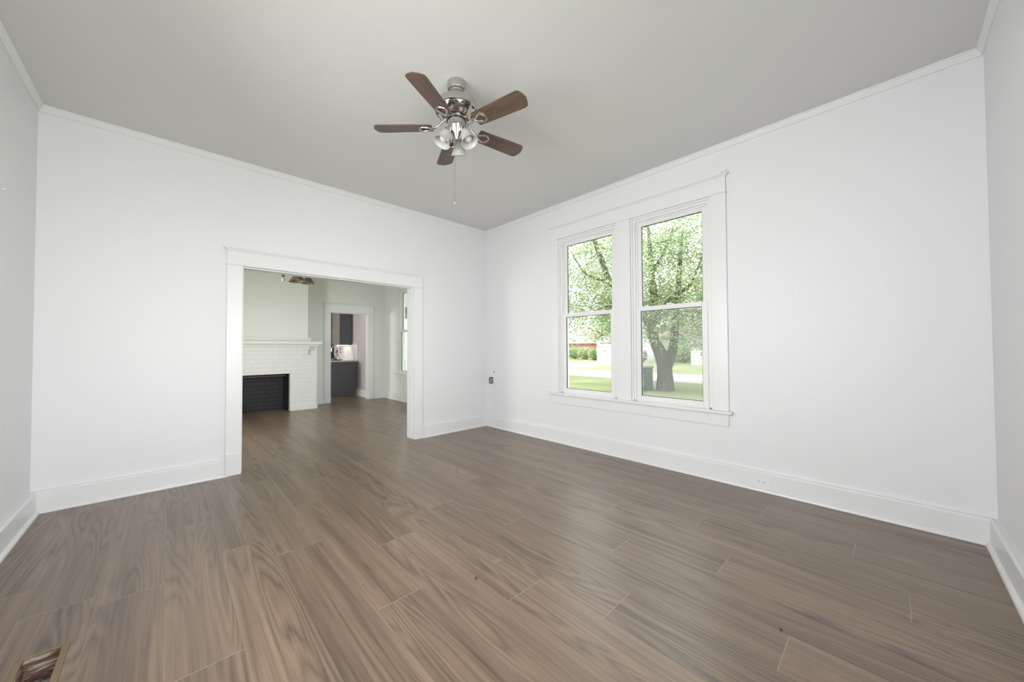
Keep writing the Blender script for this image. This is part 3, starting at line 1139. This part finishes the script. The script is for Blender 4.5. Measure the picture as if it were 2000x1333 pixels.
# ================================================================= DINING ROOM
# fireplace
fp = empty('fireplace', (-2.38, 3.95, 0), 'white painted brick fireplace with mantel shelf and black firebox', 'fireplace')
FY0, FL, FR = 3.67, -3.325, -1.435
BL, BR, BT = -2.86, -1.905, 0.728
m = MB()
m.box(FL, BL, FY0, DY - 0.002, 0, 1.25); m.box(BR, FR, FY0, DY - 0.002, 0, 1.25); m.box(BL, BR, FY0, DY - 0.002, BT, 1.25)
m.build('brick_surround', M_WBRICK, fp)
MB().box(BR + 0.005, FR + 0.012, FY0 - 0.014, FY0 - 0.0005, 0, 0.075).build('base_course', M_WBRICK, fp)
MB().box(FL - 0.012, BL - 0.005, FY0 - 0.014, FY0 - 0.0005, 0, 0.075).build('base_course', M_WBRICK, fp)
m = MB().add([(BL + 0.004, FY0 + 0.10, 0.002), (BL + 0.14, DY - 0.10, 0.002), (BR - 0.03, DY - 0.10, 0.002), (BR - 0.004, FY0 + 0.10, 0.002),
              (BL + 0.004, FY0 + 0.10, BT - 0.002), (BL + 0.14, DY - 0.10, BT - 0.002), (BR - 0.03, DY - 0.10, BT - 0.002), (BR - 0.004, FY0 + 0.10, BT - 0.002)],
             [(0, 1, 5, 4), (1, 2, 6, 5), (2, 3, 7, 6), (4, 5, 6, 7)])
m.build('firebox', M_KBRICK, fp)
MB().box(BL + 0.02, BR - 0.05, FY0 + 0.12, FY0 + 0.15, BT - 0.05, BT - 0.035).build('damper_bar', mat_plain('rusty_iron', srgb(120, 92, 80), 0.6), fp)
m = MB().box(FL - 0.06, FR + 0.06, 3.53, DY - 0.002, 1.30, 1.352)
ms = m.build('mantel_shelf', M_DINING, fp, bevel=0.004)
m = MB().box(FL - 0.02, FR + 0.02, FY0 - 0.04, DY - 0.002, 1.25, 1.30)
m.build('bed_moulding', M_DINING, ms, bevel=0.004)
for bx in (-1.66, -3.10):
    m = MB().box(bx - 0.06, bx + 0.06, FY0 - 0.10, FY0, 1.19, 1.25)
    m.box(bx - 0.048, bx + 0.048, FY0 - 0.055, FY0, 1.085, 1.19)
    m.build('bracket', M_WBRICK, fp, bevel=0.003)
m = MB().box(-3.23, -1.51, 3.79, 3.83, 1.353, 1.435)
m.build('ledge', M_DINING, fp, bevel=0.003)


# hanging light with four arms (one shade missing)
def chandelier():
    cx, cy, zt = -2.22, 2.05, 2.345
    root = empty('chandelier', (cx, cy, H), 'hanging light with taupe glass shades and one bare bulb in the dining room', 'chandelier')
    T = Matrix.Translation((cx, cy, 0))
    MB().lathe([(0, H), (0.065, H), (0.06, H - 0.03), (0, H - 0.035)], 24, T).build('canopy', M_NICKEL, root, True)
    MB().tube([(cx, cy, H - 0.03), (cx, cy, 2.55)], 0.012, 10).build('rod', M_NICKEL, root, True)
    MB().lathe([(0, 2.58), (0.06, 2.57), (0.075, 2.52), (0.05, 2.47), (0, 2.46)], 24, T).build('hub', M_NICKEL, root, True)
    for i, (dx, dy) in enumerate(((-0.14, -0.02), (0.03, -0.16), (0.06, 0.10), (0.21, 0.02))):
        bare = i == 0
        x, y = cx + dx, cy + dy
        arm = MB().tube([(cx, cy, 2.52), (cx + dx * 0.6, cy + dy * 0.6, 2.50), (x, y, zt + 0.05)], 0.008, 8).build('arm', M_NICKEL, root, True)
        Mx = Matrix.Translation((x, y, zt - (0.0 if i != 2 else -0.015)))
        MB().lathe([(0, 0.05), (0.018, 0.05), (0.020, -0.01), (0.022, -0.03), (0, -0.03)], 14, Mx).build('socket', M_TAUPE, arm, True)
        MB().lathe([(0, -0.03), (0.012, -0.03), (0.024, -0.06), (0.026, -0.08), (0.015, -0.10), (0, -0.105)] if bare else [(0, -0.03), (0.012, -0.03), (0.022, -0.05), (0.012, -0.075), (0, -0.08)], 14, Mx).build('light_bulb', M_BULB, arm, True)
        if not bare:
            o = [(0.028, 0.012), (0.046, 0.006), (0.062, -0.025), (0.082, -0.055), (0.100, -0.078), (0.102, -0.086)]
            MB().lathe(o + [(r - 0.003, z) for r, z in o[::-1]], 30, Mx, cap=False).build('lamp_shade', M_TAUPE, arm, True)


chandelier()

# ================================================================= KITCHEN
root = empty('base_cabinet', (-0.37, 6.4, 0), 'charcoal kitchen base cabinet run with a plain end panel below the white counter', 'cabinet')
MB().box(-0.685, KX - 0.001, 5.22, 8.2, 0.10, 0.872).build('body', M_CHARCOAL, root)
m = MB().box(-0.69, KX - 0.012, 5.20, 5.22, 0.0, 0.872)
m.build('end_panel', M_CHARCOAL, root, bevel=0.002)
MB().box(-0.63, KX - 0.03, 5.22, 8.2, 0.0, 0.10).build('toe_kick', M_BLACK, root)
for i in range(4):
    y = 5.24 + i * 0.73
    d = MB().box(-0.705, -0.686, y, y + 0.72, 0.12, 0.86).build('door', M_CHARCOAL, root, bevel=0.003)
    MB().tube([(-0.705, y + 0.65, 0.60), (-0.73, y + 0.65, 0.60), (-0.73, y + 0.65, 0.76), (-0.705, y + 0.65, 0.76)], 0.006, 8).build('handle', M_BRASS, d, True)
tag(MB().box(-0.715, KX - 0.001, 5.185, 8.22, 0.874, 0.908).build('countertop', M_QUARTZ, bevel=0.003), 'white stone countertop on the charcoal base cabinets in the kitchen', 'countertop')
root = empty('tile_backsplash', (KX, 6.5, 1.1), 'white subway tile backsplash above the kitchen counter', 'backsplash')
MB().box(KX - 0.009, KX - 0.001, 5.235, 8.2, 0.909, 1.338).build('tile_field', M_TILE, root)
MB().box(KX - 0.016, KX - 0.001, 5.200, 5.235, 0.909, 1.375).build('edge_tile', M_QUARTZ, root, bevel=0.002)
MB().box(KX - 0.010, KX - 0.001, 5.235, 5.55, 1.338, 1.352).build('edge_tile', M_QUARTZ, root, bevel=0.002)
for y, lab in ((5.60, 'white switch plate on the kitchen tile, the one nearer the doorway'), (5.42, 'white switch plate on the kitchen tile, the one nearest the tile edge')):
    root = empty('switch_plate', (KX, y, 1.12), lab, 'switch')
    MB().box(KX - 0.015, KX - 0.0092, y - 0.037, y + 0.037, 1.06, 1.18).build('cover_plate', M_PLATE, root, bevel=0.001)
    MB().box(KX - 0.019, KX - 0.014, y - 0.015, y + 0.015, 1.085, 1.155).build('rocker', M_PLATE, root, bevel=0.001)
root = empty('wall_cabinet', (-0.2, 6.2, 1.3), 'charcoal kitchen wall cabinet with a front tinted greige as if window-lit above the tile backsplash', 'cabinet')
MB().box(-0.355, KX - 0.001, 5.60, 6.30, 1.315, 2.30).build('body', M_CHARCOAL, root)
d = MB().box(-0.374, -0.356, 5.605, 6.12, 1.318, 2.297).build('door', M_GREIGELIT, root, bevel=0.002)
m = MB().box(-0.392, -0.374, 6.05, 6.075, 1.62, 1.78)
m.build('handle', M_BRASS, d, bevel=0.003)
root = empty('pantry_cabinet', (-0.35, 6.8, 0.9), 'tall dark green-black cabinet at the far end of the kitchen counter', 'cabinet')
MB().box(-0.56, KX - 0.012, 7.05, 8.15, 0.91, 2.35).build('body', M_BLACK, root)
d = MB().box(-0.58, -0.561, 7.07, 8.13, 0.93, 2.33).build('door', M_BLACK, root, bevel=0.002)
MB().box(-0.596, -0.580, 7.16, 7.18, 1.5, 1.7).build('handle', M_BRASS, d)
root = empty('under_cabinet_light', (-0.2, 5.9, 1.305), 'lit strip lamp under the kitchen wall cabinet', 'light')
MB().box(-0.30, -0.10, 5.66, 6.25, 1.300, 1.314).build('housing', M_PLATE, root)
MB().box(-0.29, -0.11, 5.68, 6.23, 1.294, 1.300).build('diffuser', M_LED, root)
# faucet
root = empty('kitchen_faucet', (-0.30, 5.95, 0.908), 'chrome gooseneck faucet standing on the kitchen counter', 'faucet')
pts = [(-0.28, 5.95, 0.908), (-0.28, 5.95, 1.20)] + [(-0.37 + 0.09 * math.cos(a), 5.95, 1.20 + 0.09 * math.sin(a)) for a in np.linspace(0.2, PI, 12)] + [(-0.46, 5.95, 1.13)]
MB().tube(pts, 0.013, 12).build('spout', M_CHROME, root, True)
MB().lathe([(0, 0.908), (0.028, 0.908), (0.028, 0.916), (0.018, 0.93), (0.017, 0.98), (0, 0.98)], 20, Matrix.Translation((-0.28, 5.95, 0))).build('base', M_CHROME, root, True)
MB().tube([(-0.28, 5.95, 0.955), (-0.28, 5.90, 0.965), (-0.28, 5.86, 1.0)], 0.006, 8).build('lever', M_CHROME, root, True)
# tray with jars and a vase
root = empty('serving_tray', (-0.42, 5.50, 0.908), 'round dark wooden tray on the kitchen counter', 'tray')
MB().lathe([(0, 0.909), (0.105, 0.909), (0.125, 0.916), (0.130, 0.926), (0.124, 0.926), (0.108, 0.918), (0, 0.918)], 36, Matrix.Translation((-0.46, 5.50, 0))).build('dish', M_TRAY, root, True)


def jar(label, x, y, r, h, fill):
    root = empty('glass_jar', (x, y, 0.919), label, 'jar')
    T = Matrix.Translation((x, y, 0.9195))
    o = [(0.0, 0), (r, 0), (r, h * 0.72), (r * 0.62, h * 0.84), (r * 0.62, h)]
    MB().lathe(o + [(a - 0.003 if a > 0.004 else 0.0, z + (0.004 if z == 0 else 0)) for a, z in o[::-1]], 24, T, cap=False).build('body', M_GLASS, root, True)
    MB().lathe([(0, h), (r * 0.66, h), (r * 0.66, h + 0.014), (0, h + 0.016)], 20, T).build('lid', M_NICKEL, root, True)
    if fill is not None:
        MB().lathe([(0, 0.006), (r - 0.005, 0.006), (r - 0.005, h * 0.35), (0, h * 0.35)], 20, T).build('filling', fill, root, True)


jar('clear glass jar on the kitchen tray, nearest the faucet', -0.50, 5.50, 0.034, 0.13, M_TRAY)
jar('clear empty glass jar at the right side of the kitchen tray', -0.40, 5.46, 0.030, 0.11, None)
root = empty('flower_vase', (-0.44, 5.56, 0.919), 'glass bud vase with dried orange flowers on the kitchen tray', 'vase')
T = Matrix.Translation((-0.44, 5.56, 0.9195))
MB().lathe([(0, 0), (0.024, 0), (0.030, 0.03), (0.024, 0.07), (0.012, 0.10), (0.015, 0.12), (0.012, 0.12), (0.009, 0.10), (0.021, 0.07), (0.026, 0.03), (0.021, 0.004), (0, 0.004)], 24, T, cap=False).build('body', M_GLASS, root, True)
rng = random.Random(8)
for i in range(7):
    dx, dy, hz = rng.uniform(-0.05, 0.09), rng.uniform(-0.03, 0.03), rng.uniform(0.17, 0.29)
    b = (-0.44, 5.56, 0.95)
    tp = (-0.44 + dx, 5.56 + dy, 0.92 + hz)
    st = MB().tube([b, (-0.44 + dx * 0.2, 5.56 + dy * 0.2, 1.04), tp], 0.002, 5).build('stem', M_BROWNLEAF, root)
    m = MB()
    for q in range(5):
        dd = Vector((rng.uniform(-1, 1), rng.uniform(-1, 1), rng.uniform(-0.2, 1))).normalized()
        m.lathe([(0, 0), (0.008, 0.010), (0.006, 0.022), (0, 0.030)], 6, axis_matrix(tp, dd))
    m.build('blossom', M_AMBER, st, True)

# ================================================================= OUTDOORS
G = -0.50


def sheet(name, x0, x1, y0, y1, z0, z1, mat):
    return struct(MB().box(x0, x1, y0, y1, z0, z1).build(name, mat))


sheet('lawn', -8, 120, -70, 90, G - 0.3, G, M_LAWN)
sheet('road', 14.2, 19.6, -60, 80, G, G + 0.012, M_ROAD)
sheet('driveway', 19.6, 35.4, 14.2, 19.9, G, G + 0.012, M_ROAD)


def leaf_mesh(name, mat, parent, centres, size, rng, flat=0.4, kind='stuff', tones=None):
    """many small folded leaves in one mesh"""
    n = len(centres)
    c = np.asarray(centres, float)
    off = np.array(base_of(parent))
    a = rng.normal(size=(n, 3))
    a[:, 2] *= flat
    a /= np.linalg.norm(a, axis=1)[:, None]
    b = rng.normal(size=(n, 3))
    b -= a * (a * b).sum(1)[:, None]
    b /= np.linalg.norm(b, axis=1)[:, None]
    nn = np.cross(a, b)
    s = size * rng.uniform(0.6, 1.25, n)[:, None]
    v = np.stack([c - a * s * 0.5, c + b * s * 0.32 + nn * s * 0.10, c + a * s * 0.55, c - b * s * 0.32 + nn * s * 0.10], 1).reshape(-1, 3) - off
    idx = np.arange(n)[:, None] * 4
    f = np.concatenate([idx + [0, 1, 2], idx + [0, 2, 3]], 1).reshape(-1, 3)
    me = bpy.data.meshes.new(name)
    me.vertices.add(len(v)); me.vertices.foreach_set('co', v.ravel())
    me.loops.add(f.size); me.loops.foreach_set('vertex_index', f.ravel().astype(np.int32))
    me.polygons.add(len(f)); me.polygons.foreach_set('loop_start', np.arange(len(f), dtype=np.int32) * 3)
    me.update(calc_edges=True)
    t = rng.random(n) if tones is None else tones
    at = me.attributes.new('leaf_tone', 'FLOAT', 'FACE')
    at.data.foreach_set('value', np.repeat(t, 2).astype(np.float32))
    me.materials.append(mat)
    o = bpy.data.objects.new(name, me)
    COL.objects.link(o)
    o.parent = parent
    if kind: o['kind'] = kind
    return o


def smooth_path(pts, rad, k=4):
    """Catmull-Rom resampling of a limb"""
    P = [np.array(p, float) for p in pts]
    P = [2 * P[0] - P[1]] + P + [2 * P[-1] - P[-2]]
    op, orr = [], []
    for i in range(1, len(P) - 2):
        for t in np.linspace(0, 1, k, endpoint=False):
            a, b, c, d = P[i - 1], P[i], P[i + 1], P[i + 2]
            op.append(tuple(0.5 * ((2 * b) + (-a + c) * t + (2 * a - 5 * b + 4 * c - d) * t * t + (-a + 3 * b - 3 * c + d) * t ** 3)))
            orr.append(rad[i - 1] * (1 - t) + rad[i] * t)
    op.append(tuple(P[-2])); orr.append(rad[-1])
    return op, orr


def big_tree():
    root = empty('shade_tree', (10.6, 1.75, G), 'big leafy tree with forked grey trunk on the lawn outside the double window', 'tree')
    rng = np.random.default_rng(11)
    limbs = [
        ([(10.55, 1.72, G - 0.1), (10.56, 1.74, 0.15), (10.50, 1.78, 0.72), (10.30, 1.98, 1.36), (10.14, 2.14, 1.90)], [0.36, 0.285, 0.27, 0.20, 0.17]),
        ([(10.54, 1.74, 0.25), (10.72, 1.58, 0.85), (10.82, 1.50, 1.25), (10.86, 1.46, 1.80), (10.92, 1.38, 2.83), (11.0, 1.3, 4.2), (11.1, 1.2, 5.8)], [0.24, 0.185, 0.165, 0.14, 0.12, 0.09, 0.04]),
        ([(10.14, 2.14, 1.80), (10.30, 1.98, 2.55), (10.22, 2.02, 3.5), (10.16, 2.06, 4.5), (10.0, 2.1, 6.2)], [0.15, 0.15, 0.14, 0.11, 0.04]),
        ([(10.18, 2.10, 1.78), (10.00, 2.28, 2.50), (9.80, 2.45, 3.20), (9.36, 2.85, 3.42), (8.98, 3.20, 3.85), (8.70, 3.42, 4.75), (8.5, 3.6, 5.6), (8.3, 3.8, 7.0)], [0.15, 0.13, 0.12, 0.12, 0.12, 0.11, 0.09, 0.04]),
        ([(10.28, 2.0, 2.5), (10.62, 1.62, 3.0), (10.86, 1.42, 3.3), (11.3, 1.0, 3.7), (11.7, 0.6, 5.0)], [0.10, 0.085, 0.08, 0.06, 0.03]),
        ([(8.98, 3.20, 3.80), (8.75, 3.6, 3.95), (8.5, 4.1, 4.3), (8.3, 4.6, 5.2)], [0.075, 0.06, 0.045, 0.02]),
        ([(9.80, 2.45, 3.15), (9.3, 3.1, 2.9), (9.0, 3.6, 2.8), (8.8, 4.0, 2.6)], [0.07, 0.05, 0.04, 0.015]),
        ([(10.2, 2.03, 4.2), (10.45, 1.7, 4.9), (10.7, 1.4, 5.9)], [0.07, 0.055, 0.03]),
        ([(10.92, 1.38, 2.7), (11.4, 0.9, 2.6), (11.9, 0.4, 2.4), (12.3, 0.0, 1.9)], [0.07, 0.05, 0.035, 0.012]),
    ]
    m = MB()
    cl = []
    for pts, rad in limbs:
        p, r = smooth_path(pts, rad, 5)
        m.tube(p, r, 12)
        for i in range(len(p)):
            if p[i][2] > 2.2:
                for _ in range(3):
                    cl.append(np.array(p[i]) + rng.normal(size=3) * [0.8, 0.8, 0.55])
    # twigs
    tips = []
    base = np.array(cl)
    for _ in range(150):
        a = base[rng.integers(len(base))]
        d = rng.normal(size=3) * [1, 1, 0.5]
        d /= np.linalg.norm(d)
        b = a + d * rng.uniform(0.5, 1.2)
        c = b + d * 0.4 + np.array([0, 0, -0.25])
        if min(a[2], b[2], c[2]) > 1.4:
            m.tube([tuple(a), tuple(b), tuple(c)], [0.014, 0.010, 0.004], 5)
            tips += [b, c]
    m.build('trunk', M_BARK, root, True)
    # foliage: clusters in a wide crown
    cen = []
    for _ in range(2100):
        x, y = rng.uniform(6.6, 14.2), rng.uniform(-3.2, 7.4)
        q = ((x - 10.2) / 4.2) ** 2 + ((y - 2.0) / 5.2) ** 2
        if q > 1:
            continue
        zlo = 2.05 + 0.55 * math.sin(x * 2.1 + y * 1.3) - 0.5 * q
        z = rng.uniform(zlo, 8.4 - 3.4 * q)
        if math.sin(x * 1.9 + 1.0) + math.sin(y * 2.3) + math.sin(z * 2.7 + x) > 1.4 or (x < 9.3 and rng.random() < 0.6):
            continue
        cen.append((x, y, z))
    cen += [tuple(t) for t in tips]
    # low hanging sprays right of the trunk
    for _ in range(46):
        cen.append((rng.uniform(10.6, 12.6), rng.uniform(-1.2, 1.15), rng.uniform(1.15, 2.4)))
    pts, tn = [], []
    for c in cen:
        n = rng.integers(26, 60)
        pts.append(np.array(c) + rng.normal(size=(n, 3)) * [0.34, 0.34, 0.22])
        tn.append(np.clip(rng.normal(0.5 + 0.22 * math.sin(c[0] * 3 + c[1] * 5 + c[2] * 4), 0.22, n), 0, 1))
    pts = np.concatenate(pts)
    tn = np.concatenate(tn)
    ok = pts[:, 2] > 0.75
    leaf_mesh('foliage', M_LEAF, root, pts[ok], 0.10, rng, tones=tn[ok])


big_tree()


def round_tree(label, x, y, h, r, seed, mat=M_LEAF2, leaf=0.42, n=2600, trunk_r=0.25, zbase=None):
    root = empty('background_tree', (x, y, G), label, 'tree', 'trees beyond the road')
    rng = np.random.default_rng(seed)
    m = MB()
    m.tube(*smooth_path([(x, y, G - 0.1), (x + 0.1, y, G + h * 0.25), (x, y + 0.1, G + h * 0.6), (x, y, G + h * 0.85)], [trunk_r, trunk_r * 0.8, trunk_r * 0.5, 0.04], 3), 9)
    for k in range(5):
        a = k * 1.256 + seed
        m.tube([(x, y, G + h * 0.35), (x + math.cos(a) * r * 0.4, y + math.sin(a) * r * 0.4, G + h * 0.55), (x + math.cos(a) * r * 0.7, y + math.sin(a) * r * 0.7, G + h * 0.75)], [trunk_r * 0.45, trunk_r * 0.3, 0.03], 6)
    m.build('trunk', M_BARK, root, True)
    d = rng.normal(size=(n, 3))
    d /= np.linalg.norm(d, axis=1)[:, None]
    rad = rng.uniform(0.45, 1.0, n) ** 0.5
    lob = 1 + 0.18 * np.sin(d[:, 0] * 5 + seed) + 0.15 * np.sin(d[:, 2] * 7 + d[:, 1] * 4)
    p = d * (rad * lob)[:, None] * [r, r, h * 0.42] + [x, y, G + h * 0.60]
    leaf_mesh('foliage', mat, root, p[p[:, 2] > G + 0.8], leaf, rng)


for (x, y, h, r, s, lab) in (
        (63, 48, 14, 5.6, 1, 'broad pale green tree behind the left end of the red brick house'),
        (63, 33, 14, 5.6, 2, 'bluish green tree behind the right end of the red brick house'),
        (47, 24.6, 10, 2.9, 3, 'narrow pale green tree rising between the brick house and the white garage'),
        (60, 17.5, 14, 5.6, 4, 'tall tree behind the shingled house seen through the trunk fork'),
        (49.5, 7.0, 12, 4.3, 5, 'tree behind the small blue shed across the road'),
        (46, -2.5, 11, 4.0, 6, 'tree behind the white house at the far right of the window'),
        (76, 27, 16, 6.5, 7, 'tallest tree, farthest back beyond the white garage')):
    round_tree(lab, x, y, h, r, s)


def bush(label, x, y, w, h, seed, mat=M_LEAF3, n=700, leaf=0.16, name='garden_bush', cat='bush', group=None):
    root = empty(name, (x, y, G), label, cat, group)
    rng = np.random.default_rng(seed)
    m = MB()
    for k in range(5):
        a = k * 1.3 + seed
        m.tube([(x + 0.05 * math.cos(a), y + 0.05 * math.sin(a), G - 0.05), (x + w * 0.25 * math.cos(a), y + w * 0.25 * math.sin(a), G + h * 0.7)], [0.03, 0.01], 5)
    m.build('stem', M_BARK, root)
    d = rng.normal(size=(n, 3))
    d /= np.linalg.norm(d, axis=1)[:, None]
    p = d * (rng.uniform(0.3, 1, n) ** 0.4)[:, None] * [w / 2, w / 2, h / 2] + [x, y, G + h * 0.52]
    leaf_mesh('foliage', mat, root, p[p[:, 2] > G], leaf, rng)


for i, (x, y, w, h) in enumerate(((42.6, 31.4, 2.2, 1.5), (41.2, 28.6, 2.3, 1.9), (39.9, 25.9, 2.2, 1.8), (38.6, 23.4, 2.0, 1.6))):
    bush(('leftmost of the green bushes in front of the red brick house', 'second green bush from the left in front of the red brick house',
          'third green bush from the left in front of the red brick house', 'green bush beside the white garage wall')[i], x, y, w, h, 20 + i, n=900, leaf=0.28, group='bushes in front of the brick house')
bush('dark plum coloured shrub in front of the white garage', 34.6, 14.6, 1.1, 1.5, 31, M_LEAFP, 420, 0.16)
bush('pale green bush right of the tree trunk across the road', 33, 11.4, 2.2, 1.5, 32, n=700, leaf=0.24)
bush('tall green bush beside the blue shed', 37, 11.0, 2.4, 2.4, 33, n=800, leaf=0.28)


# green utility box with ivy
root = empty('utility_box', (10.35, 2.45, G), 'green steel utility box with tan lid standing left of the big tree', 'utility box')
Mx = Matrix.Translation((10.40, 2.53, 0)) @ Matrix.Rotation(R2(20), 4, 'Z')
m = MB().box(-0.33, 0.33, -0.32, 0.32, G, G + 0.88, Mx)
m.build('cabinet', M_UTIL, root, bevel=0.02)
m = MB().box(-0.37, 0.37, -0.36, 0.36, G + 0.88, G + 0.94, Mx)
m.build('lid', M_UTILTOP, root, bevel=0.02)
bush('low ivy shrub growing against the green utility box', 9.72, 2.42, 0.56, 0.75, 41, n=520, leaf=0.075)


# houses
def gable_house(name, label, x0, x1, y0, y1, wall_h, roof_h, wall_mat, roof_mat, ridge='x', door=None, cat='house', over=0.25):
    """ridge along x -> gable faces the road side (-x)"""
    root = empty(name, (x0, (y0 + y1) / 2, G), label, cat)
    zt = G + wall_h
    m = MB().box(x0, x1, y0, y1, G, zt)
    yc, xc = (y0 + y1) / 2, (x0 + x1) / 2
    if ridge == 'x':
        m.add([(x0, y0, zt), (x0, y1, zt), (x0, yc, zt + roof_h), (x1, y0, zt), (x1, y1, zt), (x1, yc, zt + roof_h)], [(0, 2, 1), (3, 4, 5)])
    m.build('wall', wall_mat, root)
    t = 0.12
    m = MB()
    o = over
    if ridge == 'x':
        for s, ye in ((1, y1), (-1, y0)):
            k = roof_h / abs(ye - yc)
            a, b = (ye + s * o, zt - k * o), (yc, zt + roof_h)
            m.add([(x0 - o, a[0], a[1]), (x1 + o, a[0], a[1]), (x1 + o, b[0], b[1]), (x0 - o, b[0], b[1]),
                   (x0 - o, a[0], a[1] + t), (x1 + o, a[0], a[1] + t), (x1 + o, b[0], b[1] + t), (x0 - o, b[0], b[1] + t)],
                  [(0, 1, 2, 3), (7, 6, 5, 4), (0, 4, 5, 1), (1, 5, 6, 2), (2, 6, 7, 3), (3, 7, 4, 0)])
    else:
        for s, xe in ((1, x1), (-1, x0)):
            k = roof_h / abs(xe - xc)
            a, b = (xe + s * o, zt - k * o), (xc, zt + roof_h)
            m.add([(a[0], y0 - o, a[1]), (a[0], y1 + o, a[1]), (b[0], y1 + o, b[1]), (b[0], y0 - o, b[1]),
                   (a[0], y0 - o, a[1] + t), (a[0], y1 + o, a[1] + t), (b[0], y1 + o, b[1] + t), (b[0], y0 - o, b[1] + t)],
                  [(0, 1, 2, 3), (7, 6, 5, 4), (0, 4, 5, 1), (1, 5, 6, 2), (2, 6, 7, 3), (3, 7, 4, 0)])
        m.add([(x0, y0, zt), (x1, y0, zt), (xc, y0, zt + roof_h), (x0, y1, zt), (x1, y1, zt), (xc, y1, zt + roof_h)], [(0, 1, 2), (3, 5, 4)])
    m.build('roof', roof_mat, root)
    if door:
        MB().box(x0 - 0.03, x0 + 0.01, door[0], door[1], G, G + door[2]).build('garage_door', M_SIDING, root)
        MB().box(x0 - 0.05, x0, door[0] - 0.1, door[1] + 0.1, G + door[2], G + door[2] + 0.1).build('door_head', M_ROOFG, root)
    return root


gable_house('garage', 'white gabled garage with a wide door across the road', 35.5, 43, 13.6, 21.1, 2.9, 1.5, M_SIDING, M_ROOF, 'x', (15.5, 20.3, 2.2), 'garage')
gable_house('brick_house', 'low red brick house with pale brown roof across the road at the left', 48, 56, 28.0, 44, 2.5, 2.0, M_RBRICK, M_ROOF, 'y')
gable_house('shingled_house', 'brown shingled gabled house seen between the forks of the tree', 44, 52, 13.0, 18.9, 2.6, 2.2, M_SHINGLE, M_ROOF, 'x')
gable_house('white_house', 'white sided house across the road at the right edge of the window', 32.5, 40, -3.5, 8.7, 2.0, 1.6, M_SIDING, M_ROOFG, 'y')
gable_house('garden_shed', 'small pale blue shed with grey roof left of the white house', 40, 43, 9.6, 12.4, 1.6, 0.9, M_BLUESIDE, M_ROOFG, 'y', cat='shed')
gable_house('neighbour_house', 'white sided neighbour house seen through the dining room window', 5.0, 14.0, 14.5, 24.0, 3.4, 2.4, M_SIDING2, M_ROOFG, 'y')
round_tree('tree beside the neighbour house seen through the dining room window', 13.0, 11.2, 8, 2.2, 12, M_LEAF2, 0.25, 1500, 0.16)
